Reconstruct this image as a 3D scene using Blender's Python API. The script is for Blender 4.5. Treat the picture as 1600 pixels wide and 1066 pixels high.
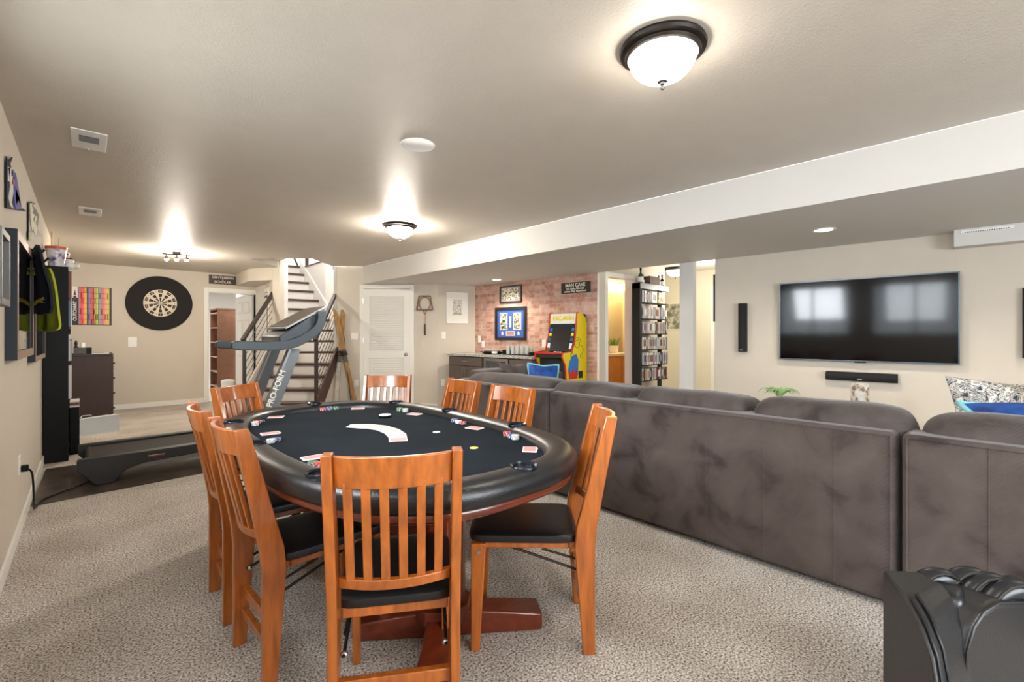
import bpy, bmesh, math, random
from mathutils import Vector, Matrix
R = math.radians
random.seed(7)
for o in list(bpy.data.objects):
    bpy.data.objects.remove(o, do_unlink=True)
SC = bpy.context.scene
COL = SC.collection

# ------------------------------------------------------------------ camera, world, lights, exposure
CAM_H = 1.26
F_PX, VPX, HOR = 730.0, 135.0, 524.0
YAW = math.atan((800 - VPX) / F_PX)
SY, CY = math.sin(YAW), math.cos(YAW)
cd = bpy.data.cameras.new('camera'); cam = bpy.data.objects.new('camera', cd); COL.objects.link(cam)
cam.location = (0, 0, CAM_H); cam.rotation_euler = (R(90), 0, -YAW)
cd.sensor_width = 36; cd.lens = 36 * F_PX / 1600; cd.shift_y = (HOR - 533) / 1600
cd.clip_start = 0.05
SC.camera = cam
SC.view_settings.view_transform = 'Standard'; SC.view_settings.look = 'None'
SC.view_settings.exposure = 0.94; SC.view_settings.gamma = 1.0; SC.view_settings.use_curve_mapping = False
SC.cycles.use_denoising = True
SC.cycles.max_bounces = 8; SC.cycles.diffuse_bounces = 5; SC.cycles.glossy_bounces = 4
SC.cycles.transmission_bounces = 6; SC.cycles.sample_clamp_indirect = 6
SC.cycles.caustics_reflective = False; SC.cycles.caustics_refractive = False
w = bpy.data.worlds.new('world'); SC.world = w; w.use_nodes = True
w.node_tree.nodes['Background'].inputs[0].default_value = (0.80, 0.90, 1.0, 1)
w.node_tree.nodes['Background'].inputs[1].default_value = 2.5

def lamp(name, kind, loc, energy, color=(1, 1, 1), size=0.2, size_y=None, rot=(0, 0, 0), spot=None):
    d = bpy.data.lights.new(name, kind); d.energy = energy; d.color = color
    if kind == 'AREA':
        d.size = size
        if size_y: d.shape = 'RECTANGLE'; d.size_y = size_y
    elif kind in ('POINT', 'SPOT'): d.shadow_soft_size = size
    if kind == 'SPOT': d.spot_size = spot or R(110); d.spot_blend = 0.6
    o = bpy.data.objects.new(name, d); COL.objects.link(o); o.location = loc; o.rotation_euler = rot
    return o
WARM = (1.0, 0.83, 0.62); NEUT = (1.0, 0.95, 0.88); COOL = (0.90, 0.95, 1.0)
# daylight entering by the windows of the left wall (behind the viewer) and the stair head
lamp('window_daylight', 'AREA', (-0.70, 0.60, 2.05), 30, COOL, 1.15, 0.85, (0, R(-58), 0))
lamp('window_daylight', 'AREA', (-0.70, 2.15, 2.05), 62, COOL, 1.05, 0.85, (0, R(-58), 0))
lamp('window_daylight', 'AREA', (-0.70, -1.3, 2.05), 14, COOL, 1.15, 0.85, (0, R(-58), 0))
lamp('rear_window_daylight', 'AREA', (1.6, -3.3, 1.5), 85, COOL, 2.6, 1.5, (R(90), 0, 0))
lamp('rear_fill_lamp', 'POINT', (0.55, -1.0, 2.05), 17, (1, 0.95, 0.88), 0.14)  # added fill for the foreground carpet and ceiling, no fixture behind it
lamp('upstairs_daylight', 'AREA', (3.6, 10.6, 5.0), 50, (0.96, 0.96, 1.0), 2.2, 2.2, (0, 0, 0))
lamp('stairwell_light', 'POINT', (2.80, 8.05, 3.6), 42, (1, 0.96, 0.92), 0.3)
lamp('office_light', 'AREA', (2.5, 12.6, 2.40), 45, (0.97, 0.98, 1.0), 1.5, 1.5, (0, 0, 0))
lamp('bathroom_light', 'POINT', (6.9, 4.65, 2.12), 14, (1.0, 0.78, 0.48), 0.12)
lamp('hall_light', 'POINT', (7.2, 3.3, 2.0), 20, (1.0, 0.95, 0.86), 0.12)
lamp('hall_light', 'POINT', (7.0, 1.9, 2.0), 12, (1.0, 0.94, 0.84), 0.12)

# ------------------------------------------------------------------ view geometry helpers
def ray(x, y):
    u = (x - 800) / F_PX; v = (HOR - y) / F_PX
    return (SY + u * CY, CY - u * SY, v)
def atz(x, y, z):
    r = ray(x, y); t = (z - CAM_H) / r[2]; return (r[0] * t, r[1] * t, z)
def atx(x, y, X):
    r = ray(x, y); t = X / r[0]; return (X, r[1] * t, CAM_H + r[2] * t)
def aty(x, y, Y):
    r = ray(x, y); t = Y / r[1]; return (r[0] * t, Y, CAM_H + r[2] * t)
def ax(d, r, z=0.0):
    return (d * SY + r * CY, d * CY - r * SY, z)

# ------------------------------------------------------------------ materials
def s2l(c):
    c = c / 255.0
    return c / 12.92 if c <= 0.04045 else ((c + 0.055) / 1.055) ** 2.4
def rgb(r, g, b): return (s2l(r), s2l(g), s2l(b), 1)
MATS = {}
def mat(name, col, rough=0.6, metal=0.0, var=0.0, vs=6.0, bump=0.0, bs=80.0, coat=0.0, emit=None, es=0.0, spec=0.5, sheen=0.0, stretch=None, alpha=None, trans=0.0):
    if name in MATS: return MATS[name]
    m = bpy.data.materials.new(name); m.use_nodes = True; nt = m.node_tree; p = nt.nodes['Principled BSDF']
    c = rgb(*col)
    p.inputs['Base Color'].default_value = c; p.inputs['Roughness'].default_value = rough
    p.inputs['Metallic'].default_value = metal; p.inputs['Specular IOR Level'].default_value = spec
    p.inputs['Coat Weight'].default_value = coat; p.inputs['Coat Roughness'].default_value = 0.12
    if sheen: p.inputs['Sheen Weight'].default_value = sheen; p.inputs['Sheen Roughness'].default_value = 0.4
    if trans: p.inputs['Transmission Weight'].default_value = trans
    if emit: p.inputs['Emission Color'].default_value = rgb(*emit); p.inputs['Emission Strength'].default_value = es
    tc = nt.nodes.new('ShaderNodeTexCoord'); vec = tc.outputs['Object']
    if stretch:
        mp = nt.nodes.new('ShaderNodeMapping'); mp.inputs['Scale'].default_value = stretch
        nt.links.new(vec, mp.inputs[0]); vec = mp.outputs[0]
    n = nt.nodes.new('ShaderNodeTexNoise'); n.inputs['Scale'].default_value = vs; n.inputs['Detail'].default_value = 4
    nt.links.new(vec, n.inputs[0])
    rp = nt.nodes.new('ShaderNodeValToRGB')
    k0, k1 = 1 - var, 1 + var
    rp.color_ramp.elements[0].position = 0.3; rp.color_ramp.elements[1].position = 0.7
    rp.color_ramp.elements[0].color = (c[0] * k0, c[1] * k0, c[2] * k0, 1)
    rp.color_ramp.elements[1].color = (min(1, c[0] * k1), min(1, c[1] * k1), min(1, c[2] * k1), 1)
    nt.links.new(n.outputs[0], rp.inputs[0]); nt.links.new(rp.outputs[0], p.inputs['Base Color'])
    if bump:
        nb = nt.nodes.new('ShaderNodeTexNoise'); nb.inputs['Scale'].default_value = bs; nb.inputs['Detail'].default_value = 3
        nt.links.new(vec, nb.inputs[0])
        b = nt.nodes.new('ShaderNodeBump'); b.inputs['Strength'].default_value = bump; b.inputs['Distance'].default_value = 0.004
        nt.links.new(nb.outputs[0], b.inputs['Height']); nt.links.new(b.outputs[0], p.inputs['Normal'])
    MATS[name] = m; return m

WALL = mat('wall_paint', (207, 198, 184), 0.85, var=0.015, bump=0.25, bs=120)
WALLW = mat('white_wall_paint', (226, 222, 216), 0.85, bump=0.2, bs=120)
CEIL = mat('ceiling_paint', (200, 192, 180), 0.47, var=0.02, bump=0.5, bs=110, spec=0.3)
SOFF = mat('soffit_paint', (212, 210, 206), 0.8, var=0.01, bump=0.15, bs=120)
TRIM = mat('white_trim', (236, 234, 228), 0.45)
HALLW = mat('hall_paint', (222, 216, 196), 0.85)
BATHW = mat('bath_paint', (240, 224, 186), 0.8)
BLACK = mat('black_lacquer', (14, 14, 15), 0.5, spec=0.2)
BLACKM = mat('matte_black', (24, 23, 22), 0.8)
METAL = mat('steel', (190, 190, 188), 0.25, 0.9)
IRON = mat('dark_bronze', (38, 32, 28), 0.4, 0.6)
WOOD = mat('honey_oak', (166, 90, 32), 0.30, var=0.30, vs=9, coat=0.5, stretch=(5, 5, 0.7))
WOODD = mat('cherry_wood', (104, 42, 22), 0.28, var=0.25, vs=8, coat=0.5, stretch=(1, 5, 5))
LEATHER = mat('black_leather', (22, 23, 26), 0.34, bump=0.22, bs=160, spec=0.6)
SEATL = mat('seat_vinyl', (20, 20, 21), 0.36, bump=0.08, bs=60, spec=0.5)
ESP = mat('espresso_wood', (47, 28, 25), 0.5, var=0.12, vs=12)
DWOOD = mat('stair_wood', (72, 50, 42), 0.4, var=0.15, vs=10)
WHITE = mat('white_plastic', (238, 238, 234), 0.4)
GLASS = mat('clear_glass', (235, 242, 242), 0.05, trans=0.9)
TREAD = mat('treadmill_grey', (66, 75, 83), 0.38, spec=0.5)
TREADD = mat('treadmill_dark', (38, 39, 42), 0.5)
BELT = mat('treadmill_belt', (50, 45, 43), 0.7, bump=0.2, bs=200, spec=0.2)
PAPER = mat('paper', (240, 238, 232), 0.7)
CARDR = mat('card_red', (224, 150, 152), 0.6)
CHIPC = {'white': mat('chip_white', (232, 232, 230), 0.5), 'red': mat('chip_red', (190, 60, 62), 0.5),
         'blue': mat('chip_blue', (70, 84, 140), 0.5), 'green': mat('chip_green', (60, 130, 84), 0.5), 'yellow': mat('chip_yellow', (222, 206, 90), 0.5)}

def nodemat(name):
    m = bpy.data.materials.new(name); m.use_nodes = True
    return m, m.node_tree, m.node_tree.nodes['Principled BSDF']
def ramp(nt, stops):
    r = nt.nodes.new('ShaderNodeValToRGB'); e = r.color_ramp.elements
    e[0].position, e[0].color = stops[0][0], rgb(*stops[0][1])
    e[1].position, e[1].color = stops[-1][0], rgb(*stops[-1][1])
    for p, c in stops[1:-1]:
        x = e.new(p); x.color = rgb(*c)
    return r
# carpet: cut pile of mixed yarns
CARPET, nt, p = nodemat('carpet')
p.inputs['Roughness'].default_value = 0.95; p.inputs['Specular IOR Level'].default_value = 0.1
tc = nt.nodes.new('ShaderNodeTexCoord')
n1 = nt.nodes.new('ShaderNodeTexNoise'); n1.inputs['Scale'].default_value = 115; n1.inputs['Detail'].default_value = 3; n1.inputs['Roughness'].default_value = 0.65
n2 = nt.nodes.new('ShaderNodeTexNoise'); n2.inputs['Scale'].default_value = 2.2; n2.inputs['Detail'].default_value = 4
nt.links.new(tc.outputs['Object'], n1.inputs[0]); nt.links.new(tc.outputs['Object'], n2.inputs[0])
r1 = ramp(nt, [(0.36, (96, 87, 79)), (0.44, (166, 157, 147)), (0.53, (213, 206, 198)), (0.64, (245, 241, 236))])
r2 = ramp(nt, [(0.3, (222, 218, 214)), (0.7, (255, 255, 255))])
mx = nt.nodes.new('ShaderNodeMixRGB'); mx.blend_type = 'MULTIPLY'; mx.inputs[0].default_value = 1
nt.links.new(n1.outputs[0], r1.inputs[0]); nt.links.new(n2.outputs[0], r2.inputs[0])
nt.links.new(r1.outputs[0], mx.inputs[1]); nt.links.new(r2.outputs[0], mx.inputs[2]); nt.links.new(mx.outputs[0], p.inputs['Base Color'])
b = nt.nodes.new('ShaderNodeBump'); b.inputs['Strength'].default_value = 0.5; b.inputs['Distance'].default_value = 0.008
nt.links.new(n1.outputs[0], b.inputs['Height']); nt.links.new(b.outputs[0], p.inputs['Normal'])
# whitewashed brick
BRICK, nt, p = nodemat('whitewashed_brick')
p.inputs['Roughness'].default_value = 0.9
tc = nt.nodes.new('ShaderNodeTexCoord'); sp = nt.nodes.new('ShaderNodeSeparateXYZ'); cb = nt.nodes.new('ShaderNodeCombineXYZ')
nt.links.new(tc.outputs['Object'], sp.inputs[0]); nt.links.new(sp.outputs['X'], cb.inputs['X']); nt.links.new(sp.outputs['Z'], cb.inputs['Y'])
bt = nt.nodes.new('ShaderNodeTexBrick'); bt.inputs['Scale'].default_value = 1; bt.inputs['Brick Width'].default_value = 0.20
bt.inputs['Row Height'].default_value = 0.060; bt.inputs['Mortar Size'].default_value = 0.005; bt.inputs['Mortar Smooth'].default_value = 0.4
bt.inputs['Color1'].default_value = rgb(176, 116, 96); bt.inputs['Color2'].default_value = rgb(214, 166, 148); bt.inputs['Mortar'].default_value = rgb(196, 178, 164)
nt.links.new(cb.outputs[0], bt.inputs['Vector'])
nz = nt.nodes.new('ShaderNodeTexNoise'); nz.inputs['Scale'].default_value = 9; nz.inputs['Detail'].default_value = 8; nz.inputs['Roughness'].default_value = 0.7
nt.links.new(tc.outputs['Object'], nz.inputs[0])
rr = ramp(nt, [(0.46, (20, 20, 20)), (0.62, (205, 205, 205))]); nt.links.new(nz.outputs[0], rr.inputs[0])
mx = nt.nodes.new('ShaderNodeMixRGB'); nt.links.new(rr.outputs[0], mx.inputs[0]); nt.links.new(bt.outputs['Color'], mx.inputs[1]); mx.inputs[2].default_value = rgb(214, 203, 192)
nt.links.new(mx.outputs[0], p.inputs['Base Color'])
b = nt.nodes.new('ShaderNodeBump'); b.inputs['Strength'].default_value = 0.8; b.inputs['Distance'].default_value = 0.006; b.invert = True
nt.links.new(bt.outputs['Fac'], b.inputs['Height']); nt.links.new(b.outputs[0], p.inputs['Normal'])
# brushed velour of the sofa
def velour(name, dark, mid, light):
    m, nt, p = nodemat(name)
    p.inputs['Roughness'].default_value = 0.8; p.inputs['Sheen Weight'].default_value = 0.2; p.inputs['Sheen Roughness'].default_value = 0.35
    p.inputs['Specular IOR Level'].default_value = 0.2
    tc = nt.nodes.new('ShaderNodeTexCoord')
    a = nt.nodes.new('ShaderNodeTexNoise'); a.inputs['Scale'].default_value = 5; a.inputs['Detail'].default_value = 7; a.inputs['Distortion'].default_value = 0.6
    nt.links.new(tc.outputs['Object'], a.inputs[0])
    r = ramp(nt, [(0.30, dark), (0.45, mid), (0.72, light)]); nt.links.new(a.outputs[0], r.inputs[0]); nt.links.new(r.outputs[0], p.inputs['Base Color'])
    wv = nt.nodes.new('ShaderNodeTexWave'); wv.inputs['Scale'].default_value = 32; wv.inputs['Distortion'].default_value = 5; wv.inputs['Detail'].default_value = 2
    wv.bands_direction = 'DIAGONAL'
    nt.links.new(tc.outputs['Object'], wv.inputs[0])
    b = nt.nodes.new('ShaderNodeBump'); b.inputs['Strength'].default_value = 0.28; b.inputs['Distance'].default_value = 0.004
    nt.links.new(wv.outputs[0], b.inputs['Height']); nt.links.new(b.outputs[0], p.inputs['Normal'])
    return m
VEL = velour('taupe_velour', (56, 47, 44), (80, 70, 66), (92, 82, 77))
VELC = velour('taupe_velour_cushion', (52, 45, 42), (74, 66, 63), (90, 82, 79))
def splotch(name, stops, scale, rough=0.6, detail=6, dist=0.0, vor=False):
    m, nt, p = nodemat(name); p.inputs['Roughness'].default_value = rough
    tc = nt.nodes.new('ShaderNodeTexCoord')
    if vor:
        a = nt.nodes.new('ShaderNodeTexVoronoi'); a.inputs['Scale'].default_value = scale
    else:
        a = nt.nodes.new('ShaderNodeTexNoise'); a.inputs['Scale'].default_value = scale; a.inputs['Detail'].default_value = detail; a.inputs['Distortion'].default_value = dist
    nt.links.new(tc.outputs['Object'], a.inputs[0])
    r = ramp(nt, stops); r.color_ramp.interpolation = 'LINEAR'
    nt.links.new(a.outputs[0], r.inputs[0]); nt.links.new(r.outputs[0], p.inputs['Base Color'])
    return m
FLORAL = splotch('floral_fabric', [(0.38, (46, 58, 74)), (0.46, (214, 206, 194)), (0.52, (66, 76, 88)), (0.60, (224, 218, 206))], 16, 0.8, 3, 2.5)
BLUE = splotch('blue_velvet', [(0.35, (6, 44, 108)), (0.6, (14, 78, 160))], 14, 0.7)
AQUA = mat('aqua_piping', (130, 196, 206), 0.7)
GRANITE = splotch('granite', [(0.38, (118, 116, 112)), (0.5, (176, 174, 168)), (0.62, (206, 205, 200))], 60, 0.18)
FELT = mat('table_felt', (27, 34, 41), 0.9, var=0.3, vs=2.5, bump=0.1, bs=300, spec=0.08)
PHOTO_A = splotch('team_photo', [(0.38, (44, 44, 40)), (0.48, (176, 170, 150)), (0.58, (222, 216, 200))], 40, 0.4)
PHOTO_B = splotch('action_photo', [(0.38, (24, 22, 22)), (0.48, (120, 130, 92)), (0.58, (226, 224, 214))], 26, 0.4)
PHOTO_C = splotch('landscape_photo', [(0.35, (70, 78, 60)), (0.5, (150, 150, 130)), (0.62, (206, 200, 190))], 9, 0.5)
LIGHTM = mat('lit_glass', (250, 246, 238), 0.3, emit=(255, 247, 235), es=24.0)
LIGHTF = mat('lit_glass_centre', (250, 246, 238), 0.3, emit=(255, 245, 230), es=150.0)
LIGHTH = mat('lit_glass_hall', (250, 246, 238), 0.3, emit=(255, 245, 228), es=4.0)
CANM = mat('lit_can', (255, 244, 224), 0.3, emit=(255, 232, 200), es=14.0)
BULB = mat('lit_bulb', (255, 240, 210), 0.3, emit=(255, 222, 170), es=60.0)
BATHG = mat('lit_vanity_glass', (255, 244, 220), 0.3, emit=(255, 226, 170), es=6.0)
MIRROR = mat('mirror', (230, 228, 220), 0.03, 1.0)
SCREEN = mat('screen', (4, 5, 7), 0.075, spec=0.38)

# ------------------------------------------------------------------ mesh collector
class G:
    def __init__(s): s.v = []; s.f = []; s.m = []; s.sm = []; s.mats = []; s.T = None
    def mi(s, m):
        if m not in s.mats: s.mats.append(m)
        return s.mats.index(m)
    def add(s, vs, fs, m, smooth=False):
        n = len(s.v); k = s.mi(m)
        s.v += [tuple(s.T @ Vector(v)) if s.T else tuple(v) for v in vs]
        for f in fs: s.f.append([i + n for i in f]); s.m.append(k); s.sm.append(smooth)
        return s
    def box(s, x0, x1, y0, y1, z0, z1, m):
        x0, x1 = min(x0, x1), max(x0, x1); y0, y1 = min(y0, y1), max(y0, y1); z0, z1 = min(z0, z1), max(z0, z1)
        v = [(x, y, z) for z in (z0, z1) for x, y in ((x0, y0), (x1, y0), (x1, y1), (x0, y1))]
        return s.add(v, [(3, 2, 1, 0), (4, 5, 6, 7), (0, 1, 5, 4), (1, 2, 6, 5), (2, 3, 7, 6), (3, 0, 4, 7)], m)
    def prism(s, poly, a0, a1, m, axis='z', smooth=False):
        # poly in the plane square to axis, extruded from a0 to a1
        a = sum(poly[i][0] * poly[(i + 1) % len(poly)][1] - poly[(i + 1) % len(poly)][0] * poly[i][1] for i in range(len(poly)))
        if a < 0: poly = poly[::-1]
        n = len(poly)
        def P(q, h):
            if axis == 'z': return (q[0], q[1], h)
            if axis == 'y': return (q[0], h, q[1])
            return (h, q[0], q[1])
        if axis == 'y': a0, a1 = max(a0, a1), min(a0, a1)
        else: a0, a1 = min(a0, a1), max(a0, a1)
        v = [P(q, a0) for q in poly] + [P(q, a1) for q in poly]
        f = [list(range(n))[::-1], list(range(n, 2 * n))] + [(i, (i + 1) % n, (i + 1) % n + n, i + n) for i in range(n)]
        return s.add(v, f, m, smooth)
    def hexa(s, bot, top, m):
        return s.add(list(bot) + list(top), [(3, 2, 1, 0), (4, 5, 6, 7), (0, 1, 5, 4), (1, 2, 6, 5), (2, 3, 7, 6), (3, 0, 4, 7)], m)
    def bar(s, p0, p1, w, h, m, up=(0, 0, 1)):
        p0, p1 = Vector(p0), Vector(p1); d = (p1 - p0).normalized(); u = Vector(up)
        if abs(d.dot(u)) > 0.99: u = Vector((1, 0, 0))
        x = d.cross(u).normalized() * w / 2; y = x.cross(d).normalized() * h / 2
        return s.hexa([p0 - x - y, p0 + x - y, p0 + x + y, p0 - x + y], [p1 - x - y, p1 + x - y, p1 + x + y, p1 - x + y], m)
    def tube(s, pts, r, m, n=10, closed=False, caps=True):
        pts = [Vector(p) for p in pts]; rs = r if isinstance(r, (list, tuple)) else [r] * len(pts)
        v = []; f = []; prev = None
        L = len(pts)
        for i, p in enumerate(pts):
            a = pts[(i - 1) % L] if (closed or i > 0) else p; b = pts[(i + 1) % L] if (closed or i < L - 1) else p
            t = (b - a).normalized()
            if prev is None:
                u = Vector((0, 0, 1)) if abs(t.z) < 0.9 else Vector((1, 0, 0)); u = (u - t * u.dot(t)).normalized()
            else:
                u = (prev - t * prev.dot(t)); u = u.normalized() if u.length > 1e-6 else prev
            prev = u; w_ = t.cross(u)
            for k in range(n):
                q = 2 * math.pi * k / n; v.append(p + (u * math.cos(q) + w_ * math.sin(q)) * rs[i])
        m_ = L if closed else L - 1
        for i in range(m_):
            for k in range(n):
                j = (i + 1) % L; f.append((i * n + k, i * n + (k + 1) % n, j * n + (k + 1) % n, j * n + k))
        if caps and not closed: f.append(list(range(n))[::-1]); f.append([(L - 1) * n + k for k in range(n)])
        return s.add(v, f, m, True)
    def lathe(s, prof, c, m, n=32, smooth=True):
        v = []; f = []; L = len(prof)
        for r, z in prof:
            for k in range(n):
                q = 2 * math.pi * k / n; v.append((c[0] + r * math.cos(q), c[1] + r * math.sin(q), c[2] + z))
        for i in range(L - 1):
            for k in range(n): f.append((i * n + k, i * n + (k + 1) % n, (i + 1) * n + (k + 1) % n, (i + 1) * n + k))
        if prof[0][0] > 1e-4: f.append(list(range(n))[::-1])
        if prof[-1][0] > 1e-4: f.append([(L - 1) * n + k for k in range(n)])
        return s.add(v, f, m, smooth)
    def ell(s, c, r, m, n=16, k=10, e=1.0, e2=None):
        # superellipsoid; e<1 boxier
        e2 = e if e2 is None else e2
        def sp(x, p): return math.copysign(abs(x) ** p, x)
        v = []; f = []
        for i in range(k + 1):
            a = -math.pi / 2 + math.pi * i / k
            for j in range(n):
                b_ = 2 * math.pi * j / n
                v.append((c[0] + r[0] * sp(math.cos(a), e) * sp(math.cos(b_), e2), c[1] + r[1] * sp(math.cos(a), e) * sp(math.sin(b_), e2), c[2] + r[2] * sp(math.sin(a), e)))
        for i in range(k):
            for j in range(n): f.append((i * n + j, i * n + (j + 1) % n, (i + 1) * n + (j + 1) % n, (i + 1) * n + j))
        return s.add(v, f, m, True)
    def disc(s, c, r0, r1, a0, a1, y0, m, n=6, th=0.002):
        # ring sector in the xz plane facing -y
        v = []; 
        for i in range(n + 1):
            a = a0 + (a1 - a0) * i / n
            for rr_ in (r0, r1): v.append((c[0] + rr_ * math.sin(a), y0 - th, c[1] + rr_ * math.cos(a)))
        f = [(2 * i, 2 * i + 2, 2 * i + 3, 2 * i + 1) for i in range(n)]
        return s.add(v, f, m)
    def build(s, name, parent=None, bevel=0, sub=0, loc=None, ang=40, seg=2):
        me = bpy.data.meshes.new(name); me.from_pydata(s.v, [], s.f)
        for m in s.mats: me.materials.append(m)
        for i, p in enumerate(me.polygons): p.material_index = s.m[i]; p.use_smooth = s.sm[i] or bevel > 0 or sub > 0
        me.validate(); me.update()
        bm = bmesh.new(); bm.from_mesh(me); bmesh.ops.remove_doubles(bm, verts=bm.verts, dist=1e-6); bmesh.ops.recalc_face_normals(bm, faces=bm.faces); bm.to_mesh(me); bm.free()
        if not sub: me.set_sharp_from_angle(angle=R(ang))
        o = bpy.data.objects.new(name, me); COL.objects.link(o)
        if bevel:
            b_ = o.modifiers.new('bevel', 'BEVEL'); b_.width = bevel; b_.segments = seg; b_.limit_method = 'ANGLE'; b_.angle_limit = R(ang)
        if sub:
            b_ = o.modifiers.new('sub', 'SUBSURF'); b_.levels = sub; b_.render_levels = sub
        if parent: o.parent = parent
        if loc: o.location = loc
        return o
def tag(o, label, cat, group=None, kind=None):
    if label: o['label'] = label
    if cat: o['category'] = cat
    if group: o['group'] = group
    if kind: o['kind'] = kind
    return o
def struct(o): o['kind'] = 'structure'; return o
def thing(name, label, cat, loc=(0, 0, 0), rz=0, group=None):
    o = bpy.data.objects.new(name, None); COL.objects.link(o); o.empty_display_size = 0.1
    o.location = loc; o.rotation_euler = (0, 0, rz); return tag(o, label, cat, group)
def copy_tree(o, parent=None):
    c = o.copy(); COL.objects.link(c)
    if parent: c.parent = parent
    for ch in list(o.children): copy_tree(ch, c)
    return c
def text(name, body, size, loc, m, parent, rot=(R(90), 0, 0), ext=0.001, align='CENTER', sx=1.0, bold=0.0):
    cu = bpy.data.curves.new(name, 'FONT'); cu.body = body; cu.size = size; cu.extrude = ext; cu.align_x = align; cu.align_y = 'CENTER'; cu.offset = bold
    cu.materials.append(m); tmp = bpy.data.objects.new('text_tmp', cu); COL.objects.link(tmp); me = bpy.data.meshes.new_from_object(tmp); bpy.data.objects.remove(tmp, do_unlink=True); me.name = name
    if not me.materials: me.materials.append(m)
    o = bpy.data.objects.new(name, me); COL.objects.link(o)
    o.parent = parent; o.location = loc; o.rotation_euler = rot; o.scale = (sx, 1, 1); return o
ORD = ['', 'first', 'second', 'third', 'fourth', 'fifth', 'sixth', 'seventh', 'eighth', 'ninth', 'tenth', 'eleventh', 'twelfth', 'thirteenth', 'fourteenth', 'fifteenth', 'sixteenth', 'seventeenth', 'eighteenth', 'nineteenth', 'twentieth']
def nth(i):
    if i <= 20: return ORD[i]
    t = {2: 'twenty', 3: 'thirty', 4: 'forty', 5: 'fifty'}; q, r_ = divmod(i, 10)
    return {2: 'twentieth', 3: 'thirtieth', 4: 'fortieth', 5: 'fiftieth'}[q] if r_ == 0 else t[q] + '-' + ORD[r_]

# ------------------------------------------------------------------ room shell
H = 2.44; LOW = 2.14
LX = -0.32; BY = 10.35
A = Vector((5.13, 6.60)); B = Vector((5.53, 0.42)); D1 = Vector((3.15, 8.0)); D2 = Vector((4.46, 6.80))
def seg_root(name_, P, Q):      # rotation so that local x runs P->Q and local -y faces the room
    d = (Q - P).normalized(); return math.atan2(d.y, d.x), (Q - P).length
def wall_panels(name, P, Q, rects, z0, z1, th, m, y0=0.0):
    # wall from P to Q with rectangular openings (x0,x1,za,zb)
    a, L = seg_root(name, P, Q)
    g = G(); xs = sorted(set([0, L] + [r[0] for r in rects] + [r[1] for r in rects]))
    for i in range(len(xs) - 1):
        xa, xb = xs[i], xs[i + 1]; mid = (xa + xb) / 2; zc = z0
        for r in sorted([r for r in rects if r[0] < mid < r[1]], key=lambda r: r[2]):
            if r[2] > zc: g.box(xa, xb, y0, y0 + th, zc, r[2], m)
            zc = r[3]
        if zc < z1: g.box(xa, xb, y0, y0 + th, zc, z1, m)
    o = g.build(name); o.location = (P.x, P.y, 0); o.rotation_euler = (0, 0, a); return struct(o)

g = G(); g.prism([(-0.45, -3.1), (9.6, -3.1), (9.6, 10.47), (-0.45, 10.47)], -0.1, 0, CARPET); struct(g.build('floor'))
OFFF = mat('office_floor', (226, 222, 214), 0.7)
g = G(); g.box(0.9, 4.9, 10.47, 15.6, -0.1, 0, OFFF); struct(g.build('floor_office'))
# main ceiling with the stair opening
cp = [(-0.44, -3.1), (3.69, -3.1), (3.50, 7.66), (3.105, 7.953)] + [ax(7.18, -3.07)[:2], ax(7.22, -4.04)[:2], (2.481, 8.738), (2.60, 10.47), (-0.44, 10.47)]
g = G(); g.prism(cp, H, H + 0.12, CEIL); struct(g.build('ceiling'))
# soffit: vertical face and lower ceiling
g = G(); g.prism([(3.69, -3.1), (5.75, -3.1), (5.56, 0.0), (5.30, 4.0), (5.13, 6.62), (4.46, 6.85), (3.55, 7.8), (3.50, 7.63)], LOW, H - 0.001, SOFF); struct(g.build('ceiling_soffit'))
# hall / bath ceiling
g = G(); g.prism([(5.56, -3.1), (9.6, -3.1), (9.6, 6.7), (5.15, 6.7), (5.32, 4.0)], H, H + 0.1, SOFF); struct(g.build('ceiling_hall'))
g = G(); g.box(0.9, 4.9, 10.47, 15.6, H, H + 0.1, WALLW); struct(g.build('ceiling_office'))
# left wall with windows
wins = [(0.7, 1.9, 1.30, 2.2), (3.10 - 0.1, 4.2, 1.30, 2.2), (4.60, 5.80, 1.30, 2.2)]
wall_panels('wall_left', Vector((LX, -3.0)), Vector((LX, BY + 0.12)), wins, 0, H, 0.12, WALL)
BLIND = mat('blind_slat', (236, 236, 232), 0.6)
for i, (xa, xb, za, zb) in enumerate(wins):
    wn = struct(thing('window_%d' % (i + 1), None, None, (LX, -3.0, 0), R(90)))
    g = G(); t = 0.05
    g.box(xa - t, xb + t, -0.015, 0.13, za - t, za, TRIM); g.box(xa - t, xb + t, -0.015, 0.13, zb, zb + t, TRIM)
    g.box(xa - t, xa, -0.015, 0.13, za, zb, TRIM); g.box(xb, xb + t, -0.015, 0.13, za, zb, TRIM); g.box((xa + xb) / 2 - 0.02, (xa + xb) / 2 + 0.02, 0.03, 0.10, za, zb, TRIM)
    g.build('window_frame', wn)
    g = G()
    k = za + 0.03
    while k < zb - 0.02:
        g.hexa([(xa + 0.01, 0.02, k), (xb - 0.01, 0.02, k), (xb - 0.01, 0.065, k + 0.018), (xa + 0.01, 0.065, k + 0.018)],
               [(xa + 0.01, 0.02, k + 0.003), (xb - 0.01, 0.02, k + 0.003), (xb - 0.01, 0.065, k + 0.021), (xa + 0.01, 0.065, k + 0.021)], BLIND); k += 0.05
    g.build('window_blind', wn)
wall_panels('wall_back', Vector((LX - 0.12, BY)), Vector((2.62, BY)), [(1.70 + 0.44, 2.52 + 0.44, -0.01, 2.08)], 0, H, 0.12, WALL)
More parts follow.
